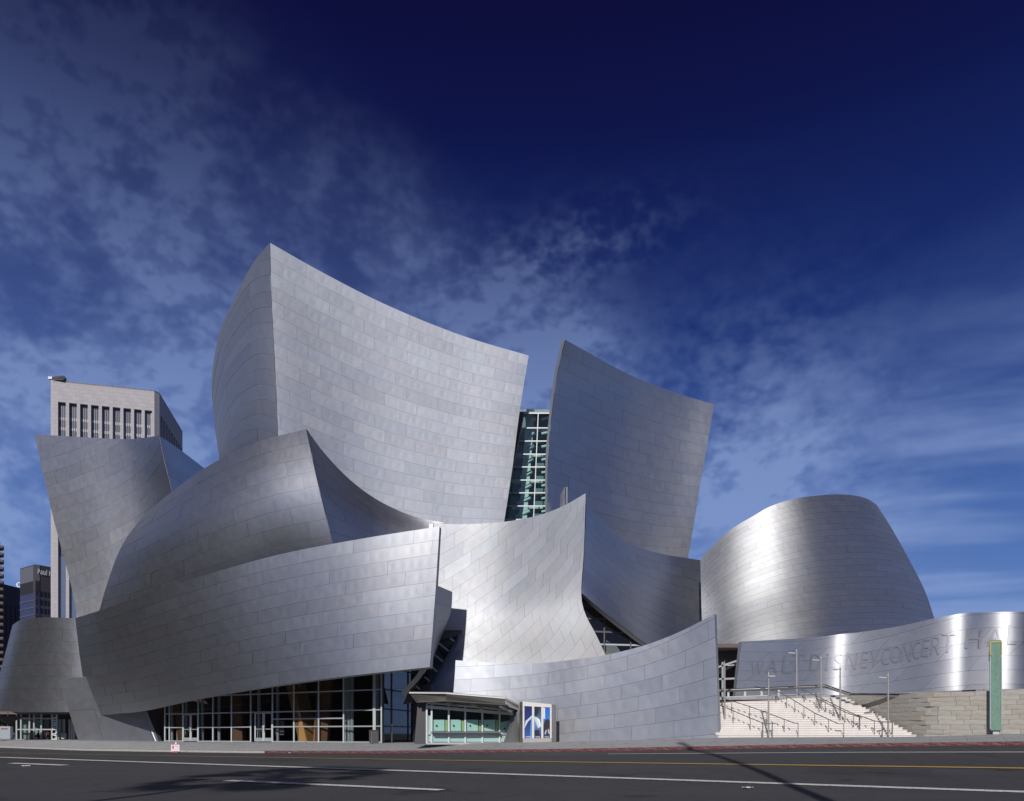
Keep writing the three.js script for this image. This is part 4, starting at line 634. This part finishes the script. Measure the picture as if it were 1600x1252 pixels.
for (const [px, row, s] of [[1168, 1218, .17], [40, 1218, .18], [268, 1176.5, .14], [454, 1176.5, .2]]) { // scraps on the road
  const D = row > 1200 ? 23 : 45.4, d = row > 1200 ? (px > 800 ? 19.9 : 32) : lineAt(45.4)(px); const p = P(px, row, d); p.y = groundY(along(p), across(p)) + .02;
  const sh = new THREE.PlaneGeometry(s * 1.6, s, 4, 3).rotateX(-Math.PI / 2); const a = sh.attributes.position; for (let i = 0; i < a.count; i++) a.setY(i, rnd() * .04); sh.computeVertexNormals();
  tag(obj('litter_scrap', sh.rotateY(rnd() * 3).translate(p.x, p.y, p.z), std([.75, .74, .72], .8, 0, { side: THREE.DoubleSide })), { 1168: 'crumpled white paper between the yellow and white road lines', 40: 'white scrap below the left lane dash', 268: 'small pale scrap at the kerb below the cone', 454: 'pale rag on the red kerb before the glazed entrance' }[px], 'litter');
}

// ---------------------------------------------------------------- the city behind
{ // tall office tower with deep window slots
  const o = thing('office_tower', 'tall pale granite office tower with deep vertical window slots', 'office tower');
  const A = P(83, 594, 300), top = A.y, B = P(241, HZ, 309), C = P(249, HZ, 311.3), D = P(285, HZ, 351), fl = 0;
  const a = V(A.x, 0, A.z), b = V(B.x, 0, B.z), c = V(C.x, 0, C.z), d = V(D.x, 0, D.z), n = V(-(b.z - a.z), 0, b.x - a.x).normalize(); if (n.z < 0) n.negate();
  const tex = (() => { const t = noiseTex(256, (u, v) => { const j = ((v * 8) % 1) < .1 || ((u * 4 + (Math.floor(v * 8) % 2) * .5) % 1) < .04 ? .93 : 1, q = Math.sin(Math.floor(v * 8) * 12.9 + Math.floor(u * 4 + (Math.floor(v * 8) % 2) * .5) * 78.2) * .014, cc = (.69 + q) * j; return [cc, cc * .975, cc * .99]; }, true); t.repeat.set(1 / 12, 1 / 12); return t; })();
  const gran = new THREE.MeshStandardMaterial({ map: tex, roughness: .8 }), fr = (f, y, k = 0) => V(lerp(a.x, b.x, f), y, lerp(a.z, b.z, f)).addScaledVector(n, -k);
  const slotTop = top - 8.3, uvBox = (f0, f1, y0, y1, k) => poly([fr(f0, y0), fr(f1, y0), fr(f1, y1), fr(f0, y1)], k);
  obj('parapet_wall', uvBox(0, 1, slotTop, top, 1.4), gran, o);
  const s0 = .045, sw = .076, st = .107; let prev = 0;
  for (let i = 0; i <= 9; i++) { const l = i < 9 ? s0 + st * i : 1; obj('pier', uvBox(prev, l, fl, slotTop - .01, 1.4), gran, o); prev = l + sw; }
  const glz = std([.30, .31, .35], .16, .75), sp = std([.40, .40, .43], .6, .1), mu = std([.07, .065, .075], .5);
  for (let i = 0; i < 9; i++) {
    const l = s0 + st * i, r = l + sw, w = obj('window', poly([fr(l, fl, 1.5), fr(r, fl, 1.5), fr(r, slotTop, 1.5), fr(l, slotTop, 1.5)], .2), glz, o);
    for (let k = 0; k < 10; k++) { const y = slotTop - 1.4 - k * 3.9; obj('spandrel', poly([fr(l, y - 5.2, 1.4), fr(r, y - 5.2, 1.4), fr(r, y - 4, 1.4), fr(l, y - 4, 1.4)], .1), sp, w); }
    for (const q of [.2, .45, .7, .95]) obj('mullion', beam(fr(lerp(l, r, q), slotTop - 60, 1.36), fr(lerp(l, r, q), slotTop, 1.36), .2, .2), mu, w);
  }
  obj('corner_wall', poly([V(b.x, fl, b.z), V(c.x, fl, c.z), V(c.x, top, c.z), V(b.x, top, b.z)], 2), gran, o);
  const n2 = V(-(d.z - c.z), 0, d.x - c.x).normalize(); if (n2.x < 0) n2.negate(); const f2 = (f, y, k = 0) => V(lerp(c.x, d.x, f), y, lerp(c.z, d.z, f)).addScaledVector(n2, -k), dk = gran;
  obj('side_wall', poly([f2(0, slotTop), f2(1, slotTop), f2(1, top), f2(0, top)], 1.4), dk, o);
  prev = 0; for (let i = 0; i <= 9; i++) { const l = i < 9 ? s0 + st * i : 1; obj('pier', poly([f2(prev, fl), f2(l, fl), f2(l, slotTop - .01), f2(prev, slotTop - .01)], 1.4), dk, o); prev = l + sw; if (i < 9) obj('window', poly([f2(l, fl, 1.5), f2(l + sw, fl, 1.5), f2(l + sw, slotTop, 1.5), f2(l, slotTop, 1.5)], .2), glz, o); }
  obj('back_wall', poly([V(a.x + 2, fl, a.z - 40), V(a.x, fl, a.z), V(a.x, top, a.z), V(a.x + 2, top, a.z - 40)], 1), gran, o);
  obj('roof', poly([V(a.x, top - .5, a.z), V(b.x, top - .5, b.z), V(c.x, top - .5, c.z), V(d.x, top - .5, d.z), V(a.x + 2, top - .5, a.z - 40)], .5), gran, o);
  const R = thing('window_cleaning_rig', 'small dark maintenance rig on the roof of the granite tower', 'roof rig', V(a.x + .6, top, a.z - 1));
  obj('track_base', boxG(4.4, .7, 2, 1.2, .35, 0), std([.05, .05, .055], .7), R); obj('jib', beam(V(-1.6, .9, .5), V(3.2, 1.7, 0), .7, .7), std([.04, .04, .045], .7), R); obj('cradle', new RoundedBoxGeometry(1.6, 1, .9, 2, .1).translate(-1.7, .75, .9), std([.6, .6, .62], .5, .3), R); obj('counterweight', boxG(1, .9, 1, 3.2, .9, 0), std([.05, .05, .05], .8), R);
}
{ // dark tower with a sign
  const o = thing('dark_office_tower', 'dark office tower with white name lettering, left of the granite tower', 'office tower');
  const A = P(31, HZ, 390), Bq = P(55, 882, 380), C = P(110, HZ, 395), top = Bq.y, a = V(A.x, 0, A.z), b = V(Bq.x, 0, Bq.z), c = V(C.x, 0, C.z), f1 = (f, y, k = 0) => V(lerp(a.x, b.x, f), y, lerp(a.z, b.z, f)).add(V(-.3 * k, 0, k)), f2 = (f, y, k = 0) => V(lerp(b.x, c.x, f), y, lerp(b.z, c.z, f)).add(V(.7 * k, 0, k));
  const gl = std([.055, .055, .11], .35, .3), fr = std([.06, .05, .065], .7);
  obj('glass_wall', poly([f1(0, 0), f1(1, 0), f1(1, top - 14), f1(0, top - 14)], 2), gl, o); obj('crown_band', poly([f1(0, top - 8), f1(1, top - 8), f1(1, top), f1(0, top)], 2), std([.13, .13, .15], .6), o); obj('louvre_band', poly([f1(0, top - 14), f1(1, top - 14), f1(1, top - 8.02), f1(0, top - 8.02)], 2), std([.02, .02, .03], .8), o);
  for (let i = 1; i < 15; i++) obj('floor_line', beam(f1(0, top - 14 - i * 3.6, .15), f1(1, top - 14 - i * 3.6, .15), .2, .5), std([.10, .10, .15], .6), o);
  obj('side_wall', poly([f2(0, 0), f2(1, 0), f2(1, top), f2(0, top)], 2), fr, o);
  for (let i = 0; i < 15; i++) for (let k = 0; k < 9; k++) { const x = .03 + k * .107, y = top - 13 - i * 4.2; obj('window', poly([f2(x, y - 2.6, .1), f2(x + .07, y - 2.6, .1), f2(x + .07, y, .1), f2(x, y, .1)]), std([.008, .007, .012], .3), o); }
  obj('roof', poly([V(a.x, top - .4, a.z), V(b.x, top - .4, b.z), V(c.x, top - .4, c.z), V(a.x + 15, top - .4, a.z - 40)], .4), fr, o);
  const g = textShapes('Paul Hastings', boldFont), bb = g.boundingBox, p0 = f2(.05, top - 4.6, .4), p1 = f2(1, top - 7.4, .4), k = 2.7, dir = p1.clone().sub(p0).normalize();
  g.scale(k * .62, k * .95, 1).rotateY(Math.atan2(-dir.z, dir.x)).translate(p0.x, p0.y, p0.z); obj('lettering', g, std([.72, .74, .8], .6), o);
  const q = thing('bank_tower', 'dark office tower with two pale sign letters, second from the left edge', 'office tower'), t0 = P(-40, 896, 460), t1 = P(60, 914, 460); t0.y = t1.y = P(20, 905, 460).y;
  const D0 = P(-60, 896, 430), D1 = P(60, 0, 490), tp = D0.y, e = (f, y, k2 = 0) => V(lerp(D0.x, D1.x, f), y, lerp(D0.z, D1.z, f) + k2);
  obj('wall', poly([e(0, 0), e(1, 0), e(1, tp), e(0, tp)], 20), std([.035, .03, .042], .7), q);
  for (let k2 = 0; k2 < 16; k2++) obj('pier', beam(e(k2 / 16, 0, .5), e(k2 / 16, tp - 12, .5), .7, .6), std([.05, .042, .055], .7), q);
  const g2 = textShapes('Ci', boldFont), b2 = g2.boundingBox, k3 = 3.0 / (b2.max.y - b2.min.y), pp = P(24, 917.5, 455); g2.scale(k3 * 1.4, k3, 1).translate(pp.x, pp.y, pp.z); obj('lettering', g2, std([.72, .74, .8], .6), q);
}
{ // apartment block with rounded balconies at the left edge, its corner towards the camera
  const d = 160, e = P(0, 847, d), k = d / F, top = e.y, o = thing('apartment_tower', 'brown apartment tower with stacked rounded balconies at the left edge', 'apartment tower', V(e.x, 0, e.z), Math.atan2(800, F));
  obj('wall', boxG(14, top, 12, -7 + .2 * k, top / 2, -6), std([.10, .075, .07], .9), o); obj('window', boxG(3, top - 2, .1, -2.4, top / 2 - 1, .06), std([.02, .02, .03], .2), o);
  for (let i = 0; i < 24; i++) { const y = top - 1.3 - i * 1.46; if (y < 1) break; obj('balcony', new RoundedBoxGeometry(3.4, .75, 2.4, 3, .3).translate(-1.7 + 5 * k, y, .2), std([.15, .115, .105], .9), o); }
}

// ---------------------------------------------------------------- what throws the shadows on the road, beside and behind the camera
{
  const s = P(440, HZ, 25.2); s.y = .12; const hC = 15.5, crown = s.clone().addScaledVector(toSun, hC / toSun.y);
  const o = thing('palm_tree', 'tall fan palm beside the camera, its shadow lying on the road', 'palm tree', V(crown.x - .5, 0, crown.z));
  const tr = new THREE.CatmullRomCurve3([V(0, 0, 0), V(.1, 6, 0), V(.3, 11, 0), V(.5, hC, 0)]); obj('trunk', new THREE.TubeGeometry(tr, 12, .12, 8), std([.16, .12, .09], .95), o);
  const fr = []; for (let i = 0; i < 56; i++) { const a = rnd() * TAU, e = -.9 + rnd() * 2.1, L = 1.7 + rnd() * .9, dir = V(Math.cos(a) * Math.cos(e), Math.sin(e), Math.sin(a) * Math.cos(e)), tip = V(.5, hC, 0).addScaledVector(dir, L); fr.push(rod(V(.5, hC, 0), tip, .03, .02, 4)); const side = V(-Math.sin(a), 0, Math.cos(a)), up = dir.clone().cross(side);
    for (let k = -6; k <= 6; k++) { const th = k * .2, ld = dir.clone().multiplyScalar(Math.cos(th)).addScaledVector(side, Math.sin(th)).addScaledVector(V(0, -1, 0), .25), end = tip.clone().addScaledVector(ld.normalize(), 1.55 - Math.abs(k) * .06), w = up.clone().cross(ld).normalize().multiplyScalar(.12); const g = new THREE.BufferGeometry(); g.setAttribute('position', new THREE.Float32BufferAttribute([tip.x - w.x, tip.y - w.y, tip.z - w.z, tip.x + w.x, tip.y + w.y, tip.z + w.z, end.x, end.y, end.z], 3)); g.setAttribute('uv', new THREE.Float32BufferAttribute([0, 0, 1, 0, 0, 1], 2)); g.computeVertexNormals(); fr.push(g); } }
  obj('frond', fr, std([.06, .08, .03], .8, 0, { side: THREE.DoubleSide }), o);
  const m = thing('light_mast', 'very tall curved light mast beside the camera', 'light mast', V(3.75, 0, -.6));
  obj('pole', new THREE.TubeGeometry(new THREE.CatmullRomCurve3([V(0, -.2, 0), V(.0, 9, 0), V(-.35, 17, 0), V(-1.5, 24, 0), V(-2.6, 28, 0)]), 40, .17, 10), std([.3, .3, .3], .5, .6), m);
}

{ // the office blocks across the streets, which the steel mirrors
  const block = (label, x, z, w, h, d, c, gc) => { const o = thing('city_block', label, 'office building', V(x, -.5, z)); obj('wall', boxG(w, h, d, 0, h / 2, 0), std(c, .85), o); const g = [], n = Math.floor(h / 4); for (let i = 0; i < n; i++) g.push(boxG(w + .3, 2, d + .3, 0, 2.6 + i * 4, 0)); for (const q of g) obj('window_band', q, std(gc, .25), o); obj('roof_edge', boxG(w + .6, .8, d + .6, 0, h + .1, 0), std(c, .85), o); };
  block('brown office block down the side street, left of the hall', -112, -62, 46, 44, 88, [.11, .085, .075], [.02, .02, .025]);
  block('dark office block across the street, behind the camera to the left', -62, 74, 80, 20, 34, [.12, .10, .09], [.02, .02, .03]);
  block('grey low block across the street, behind the camera to the right', 52, 66, 110, 15, 34, [.17, .16, .155], [.03, .03, .035]);
}
scene.traverse((o) => { if (o.isMesh) o.castShadow = o.receiveShadow = true; });
renderer.render(scene, camera);
